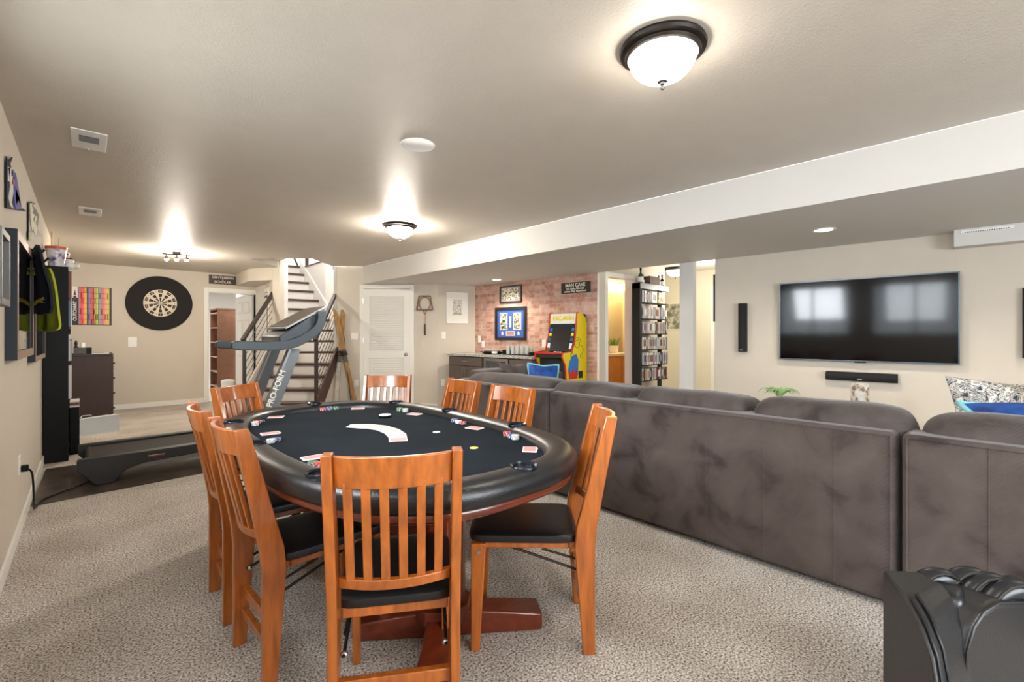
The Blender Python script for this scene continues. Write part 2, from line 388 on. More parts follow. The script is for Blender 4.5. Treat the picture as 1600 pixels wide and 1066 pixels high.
# rear wall behind the viewer with a wide window opening
wall_panels('wall_rear', Vector((6.0, -3.0)), Vector((LX - 0.12, -3.0)), [(3.1, 5.7, 0.7, 2.1)], 0, H, 0.12, WALL)
wn = struct(thing('window_4', None, None, (6.0, -3.0, 0), R(180)))
g = G()
for xa, xb, za, zb in ((3.05, 5.75, 0.65, 0.7), (3.05, 5.75, 2.1, 2.15), (3.05, 3.1, 0.7, 2.1), (5.7, 5.75, 0.7, 2.1), (4.38, 4.42, 0.7, 2.1)): g.box(xa, xb, -0.015, 0.12, za, zb, TRIM)
g.build('window_frame', wn)
# diagonal wall with louvered door, picture wall
aD, LD = seg_root('', D1, D2)
wall_panels('wall_diagonal', D1, D2, [], 0, H, 0.12, WALL)
wall_panels('wall_picture', D2, A, [], 0, H, 0.12, WALL)
# brick wall
wb = wall_panels('wall_brick', A, Vector((5.297, 4.02)), [], 0, H, 0.10, BRICK)
aR, LR = seg_root('', A, B)
g = G(); g.box(2.575, 2.60, -0.012, 0.02, 0, H, TRIM); o = g.build('trim_brick_corner'); o.location = (A.x, A.y, 0); o.rotation_euler = (0, 0, aR); struct(o)
# wall of the bathroom door (faces the viewer, Y=4.0)
wall_panels('wall_bath', Vector((5.30, 4.0)), Vector((7.05, 4.0)), [(0.18, 0.79, -0.01, 2.10)], 0, H, 0.12, WALL)
g = G()
for xa, xb, za, zb in ((5.42, 5.48, 0, 2.16), (6.09, 6.15, 0, 2.16), (5.48, 6.09, 2.10, 2.16)): g.box(xa, xb, 3.985, 4.0, za, zb, TRIM)
g.box(5.475, 5.485, 4.0, 4.12, 0, 2.10, TRIM); g.box(6.08, 6.092, 4.0, 4.12, 0, 2.10, TRIM); g.box(5.48, 6.09, 4.0, 4.12, 2.095, 2.105, TRIM)
struct(g.build('door_3'))
# tv wall
TVa = A + (B - A).normalized() * 4.185; TVb = A + (B - A).normalized() * 9.65
wall_panels('wall_tv', TVa, TVb, [], 0, H, 0.12, WALL)
# column in the hall opening
g = G(); g.prism([(5.372, 2.85), (5.384, 2.682), (5.475, 2.688), (5.463, 2.856)], 0, H, SOFF); struct(g.build('column'))
# header from column to wall under the lower ceiling edge is the soffit itself; hall walls
wall_panels('wall_hall_far', Vector((8.3, 6.6)), Vector((8.3, -0.5)), [], 0, H, 0.1, HALLW)
wall_panels('wall_hall_side', Vector((8.6, 0.9)), Vector((5.66, 0.9)), [], 0, H, 0.1, HALLW)
g = G()
for ya, yb, za, zb in ((2.90, 2.97, 0, 2.10), (3.73, 3.80, 0, 2.10), (2.90, 3.80, 2.10, 2.17)): g.box(8.28, 8.3, ya, yb, za, zb, TRIM)
g.box(8.29, 8.3, 2.97, 3.73, 0, 2.1, mat('door_shade', (196, 194, 188), 0.6)); struct(g.build('door_4'))
# bathroom shell
g = G(); g.box(5.4, 8.0, 5.2, 5.3, 0, H, BATHW); struct(g.build('wall_bath_far'))
g = G(); g.prism([(7.05, 4.12), (7.05, 4.0), (7.20, 4.12), (7.92, 5.3), (7.80, 5.3)], 0, H, BATHW); struct(g.build('wall_bath_side'))
# office shell
g = G(); g.box(0.9, 1.0, 10.47, 15.5, 0, H, WALLW); g.box(4.8, 4.9, 12.0, 15.5, 0, H, WALLW); g.box(3.0, 4.9, 10.47, 10.5, 0, H, WALLW); struct(g.build('wall_office_side'))
g = G(); g.box(0.9, 4.9, 15.5, 15.6, 0, H, WALLW); struct(g.build('wall_office_far'))
# stair wall and beam over the office door
g = G(); g.prism([(2.40, 8.83), (2.48, 8.72), (2.55, 8.72), (2.64, 10.47), (2.60, 10.40)], 0, 2.9, WALL); struct(g.build('wall_stair_left'))
g = G(); g.box(2.50, 2.62, 8.725, 12.0, 0, 5.2, WALLW); struct(g.build('wall_stairwell_left'))
g = G(); g.prism([(2.15, 10.35), (2.13, 9.26), (2.40, 8.84), (2.60, 10.35)], 2.222, H, WALL); struct(g.build('ceiling_beam'))
# stairwell right wall (45 degree piece then straight) with dark cap
q0 = ax(8.05, -3.06); 
g = G(); g.prism([(3.13, 7.97), (3.375, 8.24), (3.375, 10.6), (3.48, 10.6), (3.48, 8.3), (3.25, 8.0)], 0, 2.68, WALLW); struct(g.build('wall_stairwell_right'))
g = G(); g.box(3.36, 3.50, 8.24, 10.6, 2.68, 2.70, DWOOD); struct(g.build('trim_stair_cap'))
g = G(); g.prism([(3.11, 7.96), (3.36, 8.24), (3.36, 8.27), (3.10, 8.0)], 2.40, 2.60, WALLW); struct(g.build('trim_opening'))
g = G(); g.prism([ax(7.20, -4.045)[:2], ax(7.20, -4.10)[:2], (2.44, 8.78), (2.485, 8.742)], H + 0.001, 5.2, WALLW); struct(g.build('wall_opening'))
g = G(); g.box(2.62, 6.5, 12.4, 12.5, 2.5, 5.2, WALLW); g.box(6.4, 6.5, 8, 12.4, 2.5, 5.2, WALLW); g.box(3.49, 6.5, 7.9, 8.0, 2.56, 5.2, WALLW)
g.box(2.5, 3.5, 7.3, 7.4, 2.56, 5.2, WALLW); g.box(1.3, 2.5, 7.3, 8.8, 2.56, 5.2, WALLW); struct(g.build('wall_upstairs'))
g = G(); g.box(3.5, 6.5, 8.0, 12.4, 2.58, 2.66, WALLW); g.box(2.62, 3.5, 10.5, 12.4, 2.58, 2.72, DWOOD); struct(g.build('floor_upstairs'))
g = G(); g.box(1.3, 6.5, 7.3, 12.5, 5.2, 5.3, WALLW); struct(g.build('ceiling_upstairs'))

# casings
def casing(name, P, ang, x0, x1, top, w=0.07, y=-0.018, lab=None):
    o = struct(thing(name, None, None, (P[0], P[1], 0), ang)); g = G()
    g.box(x0 - w, x0, y, 0, 0, top + w, TRIM); g.box(x1, x1 + w, y, 0, 0, top + w, TRIM); g.box(x0, x1, y, 0, top, top + w, TRIM)
    g.build('door_casing', o, bevel=0.004); return o
c = casing('door_1', (0, BY), 0, 1.70, 2.50, 2.08, 0.075)
g = G(); g.box(1.69, 1.705, 10.35, 10.47, 0, 2.08, TRIM); g.box(2.50, 2.52, 10.35, 10.47, 0, 2.08, TRIM); g.box(1.7, 2.5, 10.35, 10.47, 2.07, 2.085, TRIM); o = g.build('door_jamb', c); o.location = (0, -BY, 0)
# open six panel door leaf
lf = thing('door_leaf', None, None, (2.50, 10.46, 0), R(180 - 80)); lf.parent = c; lf.location = (2.49, 0.11, 0)
g = G(); g.box(0, 0.76, 0, 0.035, 0.01, 2.06, TRIM)
for xa, xb in ((0.10, 0.34), (0.42, 0.66)):
    for za, zb in ((0.2, 0.85), (1.0, 1.58), (1.70, 1.94)):
        for y in (-0.004, 0.039):
            g.box(xa, xb, y - 0.003, y + 0.003, za, zb, WALLW); g.box(xa + 0.03, xb - 0.03, y - 0.006, y + 0.006, za + 0.03, zb - 0.03, TRIM)
g.build('door_panel', lf)
g = G(); g.ell((0.70, -0.05, 0.95), (0.028, 0.028, 0.028), METAL); g.tube([(0.70, 0, 0.95), (0.70, -0.04, 0.95)], 0.01, METAL); g.build('door_handle', lf)
# second casing on the stair wall with dark glazed panel
aS = math.atan2(8.83 - 10.40, 2.40 - 2.60)
c = casing('door_5', (2.60, 10.40), aS, 0.34, 1.12, 2.06, 0.07)
g = G(); g.box(0.36, 1.10, -0.008, -0.002, 0.02, 2.04, TRIM); g.box(0.42, 0.47, -0.014, -0.004, 0.9, 2.0, IRON); g.box(0.98, 1.03, -0.014, -0.004, 0.9, 2.0, IRON); g.box(0.42, 1.03, -0.014, -0.004, 1.96, 2.0, IRON)
g.build('door_panel', c)
# louvered door on the diagonal wall
def dd(x, y):    # distance along the diagonal wall and height for a point seen on it
    r = ray(x, y); d = (D2 - D1).normalized(); det = -r[0] * d.y + r[1] * d.x
    t = (-D1.x * d.y + D1.y * d.x) / det
    return ((Vector((r[0] * t, r[1] * t)) - D1).dot(d), CAM_H + r[2] * t)
xa = dd(569, 450)[0]; xb = dd(641, 450)[0]
c = casing('door_2', D1, aD, xa, xb, 2.055, 0.07, -0.034)
g = G(); st = 0.10
g.box(xa, xa + st, -0.030, 0.0, 0.01, 2.05, TRIM); g.box(xb - st, xb, -0.030, 0.0, 0.01, 2.05, TRIM)
g.box(xa + st, xb - st, -0.030, 0.0, 1.93, 2.05, TRIM); g.box(xa + st, xb - st, -0.030, 0, 0.87, 0.99, TRIM); g.box(xa + st, xb - st, -0.030, 0, 0.01, 0.22, TRIM)
g.box(xa + st, xb - st, -0.002, 0.004, 0.2, 1.95, TRIM)
k = 0.23
while k < 1.91:
    if not (0.85 < k < 0.98):
        g.hexa([(xa + st, -0.003, k), (xb - st, -0.003, k), (xb - st, -0.003, k + 0.03), (xa + st, -0.003, k + 0.03)][:2] + [(xb - st, -0.027, k - 0.010), (xa + st, -0.027, k - 0.010)],
               [(xa + st, -0.003, k + 0.028), (xb - st, -0.003, k + 0.028), (xb - st, -0.005, k + 0.026), (xa + st, -0.005, k + 0.026)], TRIM)
    k += 0.038
g.build('louver_panel', c)
g = G(); g.lathe([(0.0, 0.05), (0.02, 0.048), (0.028, 0.035), (0.026, 0.02), (0.012, 0.012), (0.012, 0.004), (0.03, 0.002), (0.03, 0)], (0, 0, 0), METAL, 16)
o = g.build('door_knob', c); o.location = (xb - 0.065, -0.030, 0.93); o.rotation_euler = (R(90), 0, 0)
g = G()
for z in (0.3, 1.12, 1.80): g.tube([(xa - 0.004, -0.034, z), (xa - 0.004, -0.034, z + 0.09)], 0.007, METAL, 8)
g.build('door_hinge', c)
# baseboards
def base(name, P, Q, L0, L1):
    a, L = seg_root('', P, Q); g = G(); g.box(L0, L1, -0.014, 0, 0, 0.085, TRIM); o = g.build(name, bevel=0.003); o.location = (P.x, P.y, 0); o.rotation_euler = (0, 0, a); struct(o)
base('baseboard_left', Vector((LX, -3.0)), Vector((LX, BY)), 0, 13.35)
base('baseboard_back', Vector((LX, BY)), Vector((2.6, BY)), 0.01, 1.64 - LX - 0.02)
base('baseboard_diagonal', D1, D2, 0.02, xa - 0.08); base('baseboard_diagonal', D1, D2, xb + 0.08, LD)
base('baseboard_tv', TVa, TVb, 0, 5.4)

# ------------------------------------------------------------------ poker table
TX, TY, TA, TB = 1.125, 2.275, 1.125, 0.655
def superell(a, b, n, e=0.62, z=0.0):
    pts = []
    for i in range(n):
        t = 2 * math.pi * i / n; c_, s_ = math.cos(t), math.sin(t)
        pts.append((b * math.copysign(abs(c_) ** e, c_), a * math.copysign(abs(s_) ** e, s_), z))
    return pts
def even(pts, n):
    L = [0]; m_ = len(pts)
    for i in range(m_): L.append(L[-1] + (Vector(pts[(i + 1) % m_]) - Vector(pts[i])).length)
    out = []; j = 0
    for i in range(n):
        t = L[-1] * i / n
        while L[j + 1] < t: j += 1
        u = (t - L[j]) / (L[j + 1] - L[j]); out.append(Vector(pts[j % m_]).lerp(Vector(pts[(j + 1) % m_]), u))
    return out
table = thing('poker_table', 'large oval poker table with black felt, padded black rail and cherry wood pedestal', 'table', (TX, TY, 0))
RW = 0.072
path = even(superell(TA - RW, TB - RW, 400, 0.70), 120)
g = G(); n = 120; prof = []
for k in range(20):
    q = 2 * math.pi * k / 20
    cx_, cz_ = math.cos(q), math.sin(q)
    prof.append((RW * math.copysign(abs(cx_) ** 0.85, cx_), 0.738 + 0.05 * math.copysign(abs(cz_) ** 0.85, cz_)))
vs = []; fs = []
for i in range(n):
    t = (path[(i + 1) % n] - path[i - 1]).normalized(); nr = Vector((t.y, -t.x, 0))
    for (o_, z_) in prof: q = path[i] + nr * o_; vs.append((q.x, q.y, z_))
for i in range(n):
    for k in range(20): fs.append((i * 20 + k, ((i + 1) % n) * 20 + k, ((i + 1) % n) * 20 + (k + 1) % 20, i * 20 + (k + 1) % 20))
g.add(vs, fs, LEATHER, True); rail_o = g.build('padded_rail', table); cutter = G()
g = G(); g.prism([(p_.x, p_.y) for p_ in even(superell(TA - RW, TB - RW, 400, 0.70), 90)], 0.70, 0.746, FELT); g.build('felt_top', table)
g = G(); ins = even(superell(TA - 0.045, TB - 0.045, 400, 0.70), 90); g.tube([(p_.x, p_.y, 0.688) for p_ in ins], 0.022, WOODD, 10, closed=True)
g.prism([(p_.x, p_.y) for p_ in even(superell(TA - 0.06, TB - 0.06, 400, 0.70), 90)], 0.655, 0.70, WOODD); g.build('wooden_apron', table)
for hx, hy in [atz(494, 742, .785)[:2], atz(824, 727, .785)[:2], atz(840, 661, .785)[:2], atz(718, 638, .785)[:2], atz(626, 627, .785)[:2], atz(476, 628, .785)[:2], atz(358, 660, .785)[:2], atz(403, 692, .785)[:2]]:
    # snap to the centre line of the rail
    q = min(path, key=lambda p_: (p_.x + TX - hx) ** 2 + (p_.y + TY - hy) ** 2)
    cutter.lathe([(0.0, 0.60), (0.0415, 0.60), (0.0415, 0.85), (0.0, 0.85)], (q.x, q.y, 0), LEATHER, 28)
    g = G(); g.lathe([(0.0, 0.715), (0.038, 0.715), (0.041, 0.786), (0.049, 0.7915), (0.051, 0.788), (0.050, 0.780)], (q.x, q.y, 0), mat('cup_metal', (40, 46, 56), 0.22, 0.6), 28); g.build('cup_holder', table)
co = cutter.build('cutter'); bo = rail_o.modifiers.new('holes', 'BOOLEAN'); bo.operation = 'DIFFERENCE'; bo.solver = 'EXACT'; bo.object = co; co.parent = table
bpy.context.view_layer.update(); dg = bpy.context.evaluated_depsgraph_get(); me2 = bpy.data.meshes.new_from_object(rail_o.evaluated_get(dg)); rail_o.modifiers.clear(); rail_o.data = me2
for p_ in me2.polygons: p_.use_smooth = True
me2.set_sharp_from_angle(angle=R(40)); bpy.data.objects.remove(co, do_unlink=True)
# two pedestals with tapered feet, joined by a stretcher
for py, nm in ((-0.60, 0), (0.60, 1)):
    g = G(); oc = [(0.10 * math.cos(R(22.5 + 45 * k)), py + 0.10 * math.sin(R(22.5 + 45 * k))) for k in range(8)]
    g.prism(oc, 0.08, 0.66, WOODD); g.prism([(x * 1.5, py + (y - py) * 1.5) for x, y in oc], 0.62, 0.66, WOODD); g.prism([(x * 1.25, py + (y - py) * 1.25) for x, y in oc], 0.08, 0.14, WOODD)
    g.build('pedestal', table, bevel=0.004)
sg = Vector((TX, TY, 0)); pc = [Vector((TX, TY - 0.60, 0)), Vector((TX, TY + 0.60, 0))]
feet = [(pc[0], Vector(atz(843, 957, 0.04))), (pc[0], Vector(atz(668, 1110, 0.04))), (pc[0], Vector(atz(560, 975, 0.04)))]
for c0, tip in feet:
    c0 = c0.copy(); c0.z = 0; tip.z = 0
    d = (tip - c0).normalized(); s_ = Vector((-d.y, d.x, 0)); g = G(); L = (tip - c0).length
    def Q(a_, b_, z_): v = c0 + d * a_ + s_ * b_ - sg; return (v.x, v.y, z_)
    g.hexa([Q(0.02, -0.05, 0.0), Q(L, -0.062, 0.0), Q(L, 0.062, 0.0), Q(0.02, 0.05, 0.0)], [Q(0.02, -0.05, 0.115), Q(L, -0.062, 0.072), Q(L, 0.062, 0.072), Q(0.02, 0.05, 0.115)], WOODD)
    g.build('pedestal_foot', table, bevel=0.008)
for ang in (35, 90 + 55, -25):
    c0 = pc[1]; d = Vector((math.cos(R(ang)), math.sin(R(ang)), 0)); s_ = Vector((-d.y, d.x, 0)); L = 0.42; g = G()
    def Q(a_, b_, z_): v = c0 + d * a_ + s_ * b_ - sg; return (v.x, v.y, z_)
    g.hexa([Q(0.02, -0.05, 0.0), Q(L, -0.062, 0.0), Q(L, 0.062, 0.0), Q(0.02, 0.05, 0.0)], [Q(0.02, -0.05, 0.115), Q(L, -0.062, 0.072), Q(L, 0.062, 0.072), Q(0.02, 0.05, 0.115)], WOODD)
    g.build('pedestal_foot', table, bevel=0.008)
g = G(); g.box(-0.03, 0.03, -0.55, 0.55, 0.30, 0.40, WOODD); g.build('stretcher', table, bevel=0.004)

# ------------------------------------------------------------------ folding chairs
def make_chair(label):
    t = thing('dining_chair', label, 'chair', group='folding chairs around the poker table')
    W = 0.176
    def yb(z): return -0.215 - max(0, z - 0.46) * 0.235 - max(0, 0.46 - z) * 0.05
    for sx in (-1, 1):
        g = G(); zs = [0, 0.15, 0.30, 0.42, 0.50, 0.60, 0.72, 0.84, 0.938]; dp = [0.030, 0.036, 0.044, 0.050, 0.050, 0.044, 0.038, 0.033, 0.028]
        v = []; f = []
        for z, h in zip(zs, dp):
            y = yb(z); v += [(sx * W - 0.0145, y - h, z), (sx * W + 0.0145, y - h, z), (sx * W + 0.0145, y + h * 0.6, z), (sx * W - 0.0145, y + h * 0.6, z)]
        for i in range(len(zs) - 1):
            for k in range(4): f.append((i * 4 + k, i * 4 + (k + 1) % 4, i * 4 + 4 + (k + 1) % 4, i * 4 + 4 + k))
        f += [(3, 2, 1, 0), tuple(range(len(v) - 4, len(v)))]
        g.add(v, f, WOOD); g.build('back_post', t, bevel=0.004)
    for sx in (-1, 1):
        g = G(); x = sx * (W - 0.008)
        g.hexa([(x - 0.014, 0.19, 0), (x + 0.014, 0.19, 0), (x + 0.014, 0.225, 0), (x - 0.014, 0.225, 0)], [(x - 0.014, 0.165, 0.43), (x + 0.014, 0.165, 0.43), (x + 0.014, 0.225, 0.43), (x - 0.014, 0.225, 0.43)], WOOD)
        g.build('front_leg', t, bevel=0.004)
    def rail(z0, z1, th, name, n=10):
        g = G(); v = []; f = []; w_ = W - 0.0145
        for i in range(n + 1):
            x = -w_ + 2 * w_ * i / n; bow = 0.038 * (1 - (x / w_) ** 2)
            for z, dy in ((z0, -th / 2), (z1, -th / 2), (z1, th / 2), (z0, th / 2)): v.append((x, yb(z) - 0.005 - bow + dy, z))
        for i in range(n):
            for k in range(4): f.append((i * 4 + k, i * 4 + (k + 1) % 4, i * 4 + 4 + (k + 1) % 4, i * 4 + 4 + k))
        f += [(3, 2, 1, 0), tuple(range(n * 4, n * 4 + 4))]
        g.add(v, f, WOOD, True); return g.build(name, t, bevel=0.003)
    rail(0.838, 0.931, 0.018, 'top_rail'); rail(0.525, 0.557, 0.022, 'lower_rail')
    for k in range(6):
        x = -0.125 + 0.050 * k; bow = 0.038 * (1 - (x / 0.162) ** 2); g = G(); h = 0.0125
        g.hexa([(x - h, yb(0.55) - bow - 0.012, 0.55), (x + h, yb(0.55) - bow - 0.012, 0.55), (x + h, yb(0.55) - bow + 0.001, 0.55), (x - h, yb(0.55) - bow + 0.001, 0.55)],
               [(x - h, yb(0.855) - bow - 0.012, 0.855), (x + h, yb(0.855) - bow - 0.012, 0.855), (x + h, yb(0.855) - bow + 0.001, 0.855), (x - h, yb(0.855) - bow + 0.001, 0.855)], WOOD)
        g.build('back_slat', t, bevel=0.002)
    g = G(); g.box(-0.158, 0.158, -0.195, -0.165, 0.405, 0.438, WOOD); g.box(-0.160, 0.160, 0.19, 0.22, 0.405, 0.438, WOOD)
    g.box(-0.160, -0.134, -0.165, 0.19, 0.405, 0.438, WOOD); g.box(0.134, 0.160, -0.165, 0.19, 0.405, 0.438, WOOD); g.build('seat_frame', t, bevel=0.003)
    g = G(); g.ell((0, 0.016, 0.450), (0.184, 0.222, 0.024), SEATL, 48, 14, 0.42, 0.25); g.build('seat_pad', t)
    g = G(); g.box(-0.163, 0.163, yb(0.235) - 0.012, yb(0.235) + 0.012, 0.205, 0.245, WOOD); g.build('stretcher', t, bevel=0.003)
    g = G(); g.box(-0.163, 0.163, yb(0.14) - 0.012, yb(0.14) + 0.012, 0.125, 0.155, WOOD); g.build('stretcher', t, bevel=0.003)
    for sx in (-1, 1):
        g = G(); x = sx * 0.150; g.tube([(x, yb(0.30), 0.31), (x, 0.06, 0.405)], 0.0055, IRON, 8); g.tube([(x, yb(0.37) + 0.02, 0.36), (x, -0.06, 0.40)], 0.005, IRON, 8)
        g.ell((x, yb(0.31) + 0.01, 0.31), (0.012, 0.010, 0.010), METAL); g.build('folding_strut', t)
        g = G(); g.tube([(sx * (W + 0.004), 0.195, 0.395), (sx * (W + 0.009), 0.195, 0.395)], 0.009, METAL, 12); g.build('leg_bolt', t)
    return t
chairs = [
 ('wooden folding chair nearest the viewer, seen from behind at the table end', (0.632, 1.182), (0.52, 0.855)),
 ('folding chair with clear black seat at the near right corner of the poker table', (1.660, 1.228), (-0.72, 0.69)),
 ('nearer of the two folding chairs along the left side of the poker table', (0.378, 1.975), (1, 0.05)),
 ('farther folding chair on the left side, partly behind its neighbour', (0.372, 2.52), (1, -0.02)),
 ('folding chair at the far left corner, in front of the treadmill', (0.715, 3.46), (0.64, -0.77)),
 ('folding chair at the far end of the table, in front of the louvered door', (1.815, 3.49), (-0.67, -0.74)),
 ('folding chair on the right side, in front of the dark bar cabinet', (2.02, 2.73), (-1, 0.04)),
 ('folding chair on the sofa side of the table, right beside the padded rail curve', (2.0, 2.185), (-1, 0.0))]
c0 = None
for lab, (px, py), (dx, dy) in chairs:
    if c0 is None: c = c0 = make_chair(lab)
    else: c = copy_tree(c0); c['label'] = lab
    L = math.hypot(dx, dy); dx /= L; dy /= L
    off = 0.335
    c.location = (px + dx * off, py + dy * off, 0); c.rotation_euler = (0, 0, math.atan2(dy, dx) - R(90))

def infelt(X, Y, m):
    # keep a piece on the open felt, clear of the rail
    for _ in range(60):
        if min(math.hypot(p_.x + TX - X, p_.y + TY - Y) for p_ in path) > RW + m: break
        X += (TX - X) * 0.012; Y += (TY - Y) * 0.012
    return X, Y
# ------------------------------------------------------------------ cards and chips on the felt
FZ = 0.7465
def card(x, y, a, z, label, group, proto=[None]):
    if proto[0] is None:
        t = thing('playing_card', label, 'playing card', (x, y, z), a, group)
        g = G(); g.box(-0.0315, 0.0315, -0.044, 0.044, 0, 0.0007, PAPER); g.build('card_face', t)
        g = G(); g.box(-0.0265, 0.0265, -0.039, 0.039, 0.0007, 0.0009, CARDR); tag(g.build('back_print', t), 'red printed back', None); proto[0] = t; return t
    t = copy_tree(proto[0]); t.location = (x, y, z); t.rotation_euler = (0, 0, a); t['label'] = label; t['group'] = group; return t
hands = [(426, 651.5, 'far left corner', 60), (422, 678, 'left side', 85), (489, 716, 'near left corner', 85), (556.6, 635.6, 'far end left', 60),
         (650, 646.4, 'far end right', 20), (758, 668.6, 'sofa side', 15), (828.6, 703.4, 'near right corner', -50), (735, 741, 'chair nearest the viewer', -40)]
for x, y, where, a in hands:
    X, Y, _ = atz(x, y, FZ); X, Y = infelt(X, Y, 0.045)
    if where.startswith('chair nearest'): continue
    for k in range(2):
        card(X + 0.006 * k, Y + 0.010 * k, R(a + 4 * k), FZ + 0.0003 + 0.0010 * k, 'face-down red card dealt at the %s, %s of its pair' % (where, ('lower', 'upper')[k]), 'dealt hands of cards')
arc = [(553, 667), (575, 667), (596, 669.5), (612, 675), (621, 682), (622, 688)]
P3 = [Vector(atz(x, y, FZ)) for x, y in arc]
NC = 44
for i in range(NC):
    t = i / (NC - 1) * (len(P3) - 1); k = min(int(t), len(P3) - 2); u = t - k
    q = P3[k].lerp(P3[k + 1], u); d = (P3[min(k + 1, len(P3) - 1)] - P3[k]); d2 = (P3[min(k + 2, len(P3) - 1)] - P3[k + 1]); dd_ = d.lerp(d2 if d2.length > 0 else d, u)
    cc_ = card(q.x, q.y, math.atan2(dd_.y, dd_.x), FZ + 0.0030, '%s card of the fanned deck, counted from its far left end' % nth(i + 1), 'fanned deck of cards'); cc_.rotation_euler[1] = R(4.6)
def chip(x, y, z, colr, label, group, protos={}):
    if colr not in protos:
        t = thing('poker_chip', label, 'poker chip', (x, y, z), 0, group)
        g = G(); g.lathe([(0.0, 0), (0.0185, 0), (0.0195, 0.0006), (0.0195, 0.0028), (0.0185, 0.0034), (0.0, 0.0034)], (0, 0, 0), CHIPC[colr], 20); g.build('chip_body', t)
        g = G(); W_ = CHIPC['white'] if colr != 'white' else mat('chip_grey', (150, 152, 156), 0.5)
        for k in range(6):
            a = k * math.pi / 3; g.T = Matrix.Rotation(a, 4, 'Z'); g.box(0.0165, 0.0197, -0.003, 0.003, 0.0004, 0.0031, W_)
        g.T = None; g.build('edge_spots', t); protos[colr] = t; return t
    t = copy_tree(protos[colr]); t.location = (x, y, z); t.rotation_euler = (0, 0, random.random() * 6); t['label'] = label; t['group'] = group; return t
stacks = [(494, 637, 'red', 5, 'at the far end'), (504, 637, 'blue', 6, 'at the far end'), (513, 637.5, 'green', 5, 'at the far end'),
          (383, 664, 'white', 6, 'at the far left corner'), (389, 660.5, 'red', 5, 'at the far left corner'), (397, 660.5, 'blue', 3, 'at the far left corner'),
          (423, 692, 'white', 5, 'on the left side'), (432, 689, 'blue', 4, 'on the left side'),
          (497, 730, 'red', 5, 'near left by the cup holder'), (489, 727, 'green', 4, 'near left by the cup holder'),
          (628, 639, 'green', 6, 'facing the louvered door'), (638, 640, 'white', 6, 'facing the louvered door'),
          (721, 658, 'blue', 5, 'along the sofa-side rail'), (729, 659.5, 'white', 4, 'along the sofa-side rail'), (738, 661, 'red', 4, 'along the sofa-side rail'),
          (822, 682, 'red', 6, 'at the right corner'), (830, 685, 'blue', 5, 'at the right corner'), (838, 687, 'white', 6, 'at the right corner')]
used_ = []
for x, y, cl, nn, where in stacks:
    X, Y, _ = atz(x, y, FZ); X, Y = infelt(X, Y, 0.024)
    for (ux, uy) in used_:
        if math.hypot(X - ux, Y - uy) < 0.041: a_ = math.atan2(Y - uy, X - ux); X, Y = ux + 0.042 * math.cos(a_), uy + 0.042 * math.sin(a_)
    used_.append((X, Y))
    for k in range(nn):
        chip(X + random.uniform(-.0008, .0008), Y + random.uniform(-.0008, .0008), FZ + 0.0002 + 0.0036 * k, cl, '%s poker chip, %s from the bottom of its stack %s' % (cl, nth(k + 1), where), 'stacked poker chips')
for x, y, cl, lab in ((682, 676, 'white', 'single white chip lying alone right of the fanned cards'), (740.6, 700.6, 'yellow', 'single yellow chip lying alone on the near half of the felt')):
    X, Y, _ = atz(x, y, FZ); chip(X, Y, FZ + 0.0002, cl, lab, 'loose poker chips')
X, Y, _ = atz(601.6, 652, FZ)
g = G(); g.lathe([(0, 0), (0.036, 0), (0.039, 0.004), (0.039, 0.010), (0.036, 0.013), (0.0, 0.013)], (0, 0, 0), BLACK, 32); g.lathe([(0, 0.013), (0.037, 0.013), (0.036, 0.017), (0, 0.018)], (0, 0, 0), WHITE, 32)
tag(g.build('dealer_button', loc=(X, Y, FZ + 0.0002)), 'round white dealer button with black rim above the fanned cards', 'dealer button')

# ------------------------------------------------------------------ sectional sofa
SX = 2.72
sofa = thing('sectional_sofa', 'long taupe velour sectional sofa seen from behind, running across the room', 'sofa', (0, 0, 0))
def panel(y0, y1, z1=0.815, x0=SX):
    g = G(); g.box(x0, x0 + 0.20, y0, y1, 0.03, z1, VEL); o = g.build('back_panel', sofa, bevel=0.022, seg=3); 
    g = G(); 
    for yy in (y0 + 0.018, y1 - 0.018): g.tube([(x0 - 0.002, yy, 0.05), (x0 - 0.002, yy, z1 - 0.018)], 0.006, VEL, 6)
    g.tube([(x0 - 0.002, y0 + 0.018, z1 - 0.014), (x0 - 0.002, y1 - 0.018, z1 - 0.014)], 0.006, VEL, 6)
    g.build('piping', o); return o
p1 = panel(2.555, 3.72); p2 = panel(0.395, 2.545); p3 = panel(-1.6, 0.375)
g = G()
for px in (1103, 1193, 1303):
    yy = atx(px, 700, SX)[1]; g.tube([(SX - 0.0005, yy, 0.05), (SX - 0.0005, yy, 0.80)], 0.0028, VEL, 6)
g.build('seam', p2)
yy = atx(1545, 700, SX)[1]
g = G(); g.tube([(SX - 0.0005, yy, 0.05), (SX - 0.0005, yy, 0.80)], 0.0028, VEL, 6); g.build('seam', p3)
# far return of the L
g = G(); g.box(2.93, 4.42, 3.90, 4.08, 0.03, 0.80, VEL); g.build('back_panel', sofa, bevel=0.02, seg=3)
g = G(); g.ell((3.50, 3.97, 0.845), (0.42, 0.14, 0.050), VELC, 40, 12, 0.5, 0.3); g.build('back_cushion', sofa)
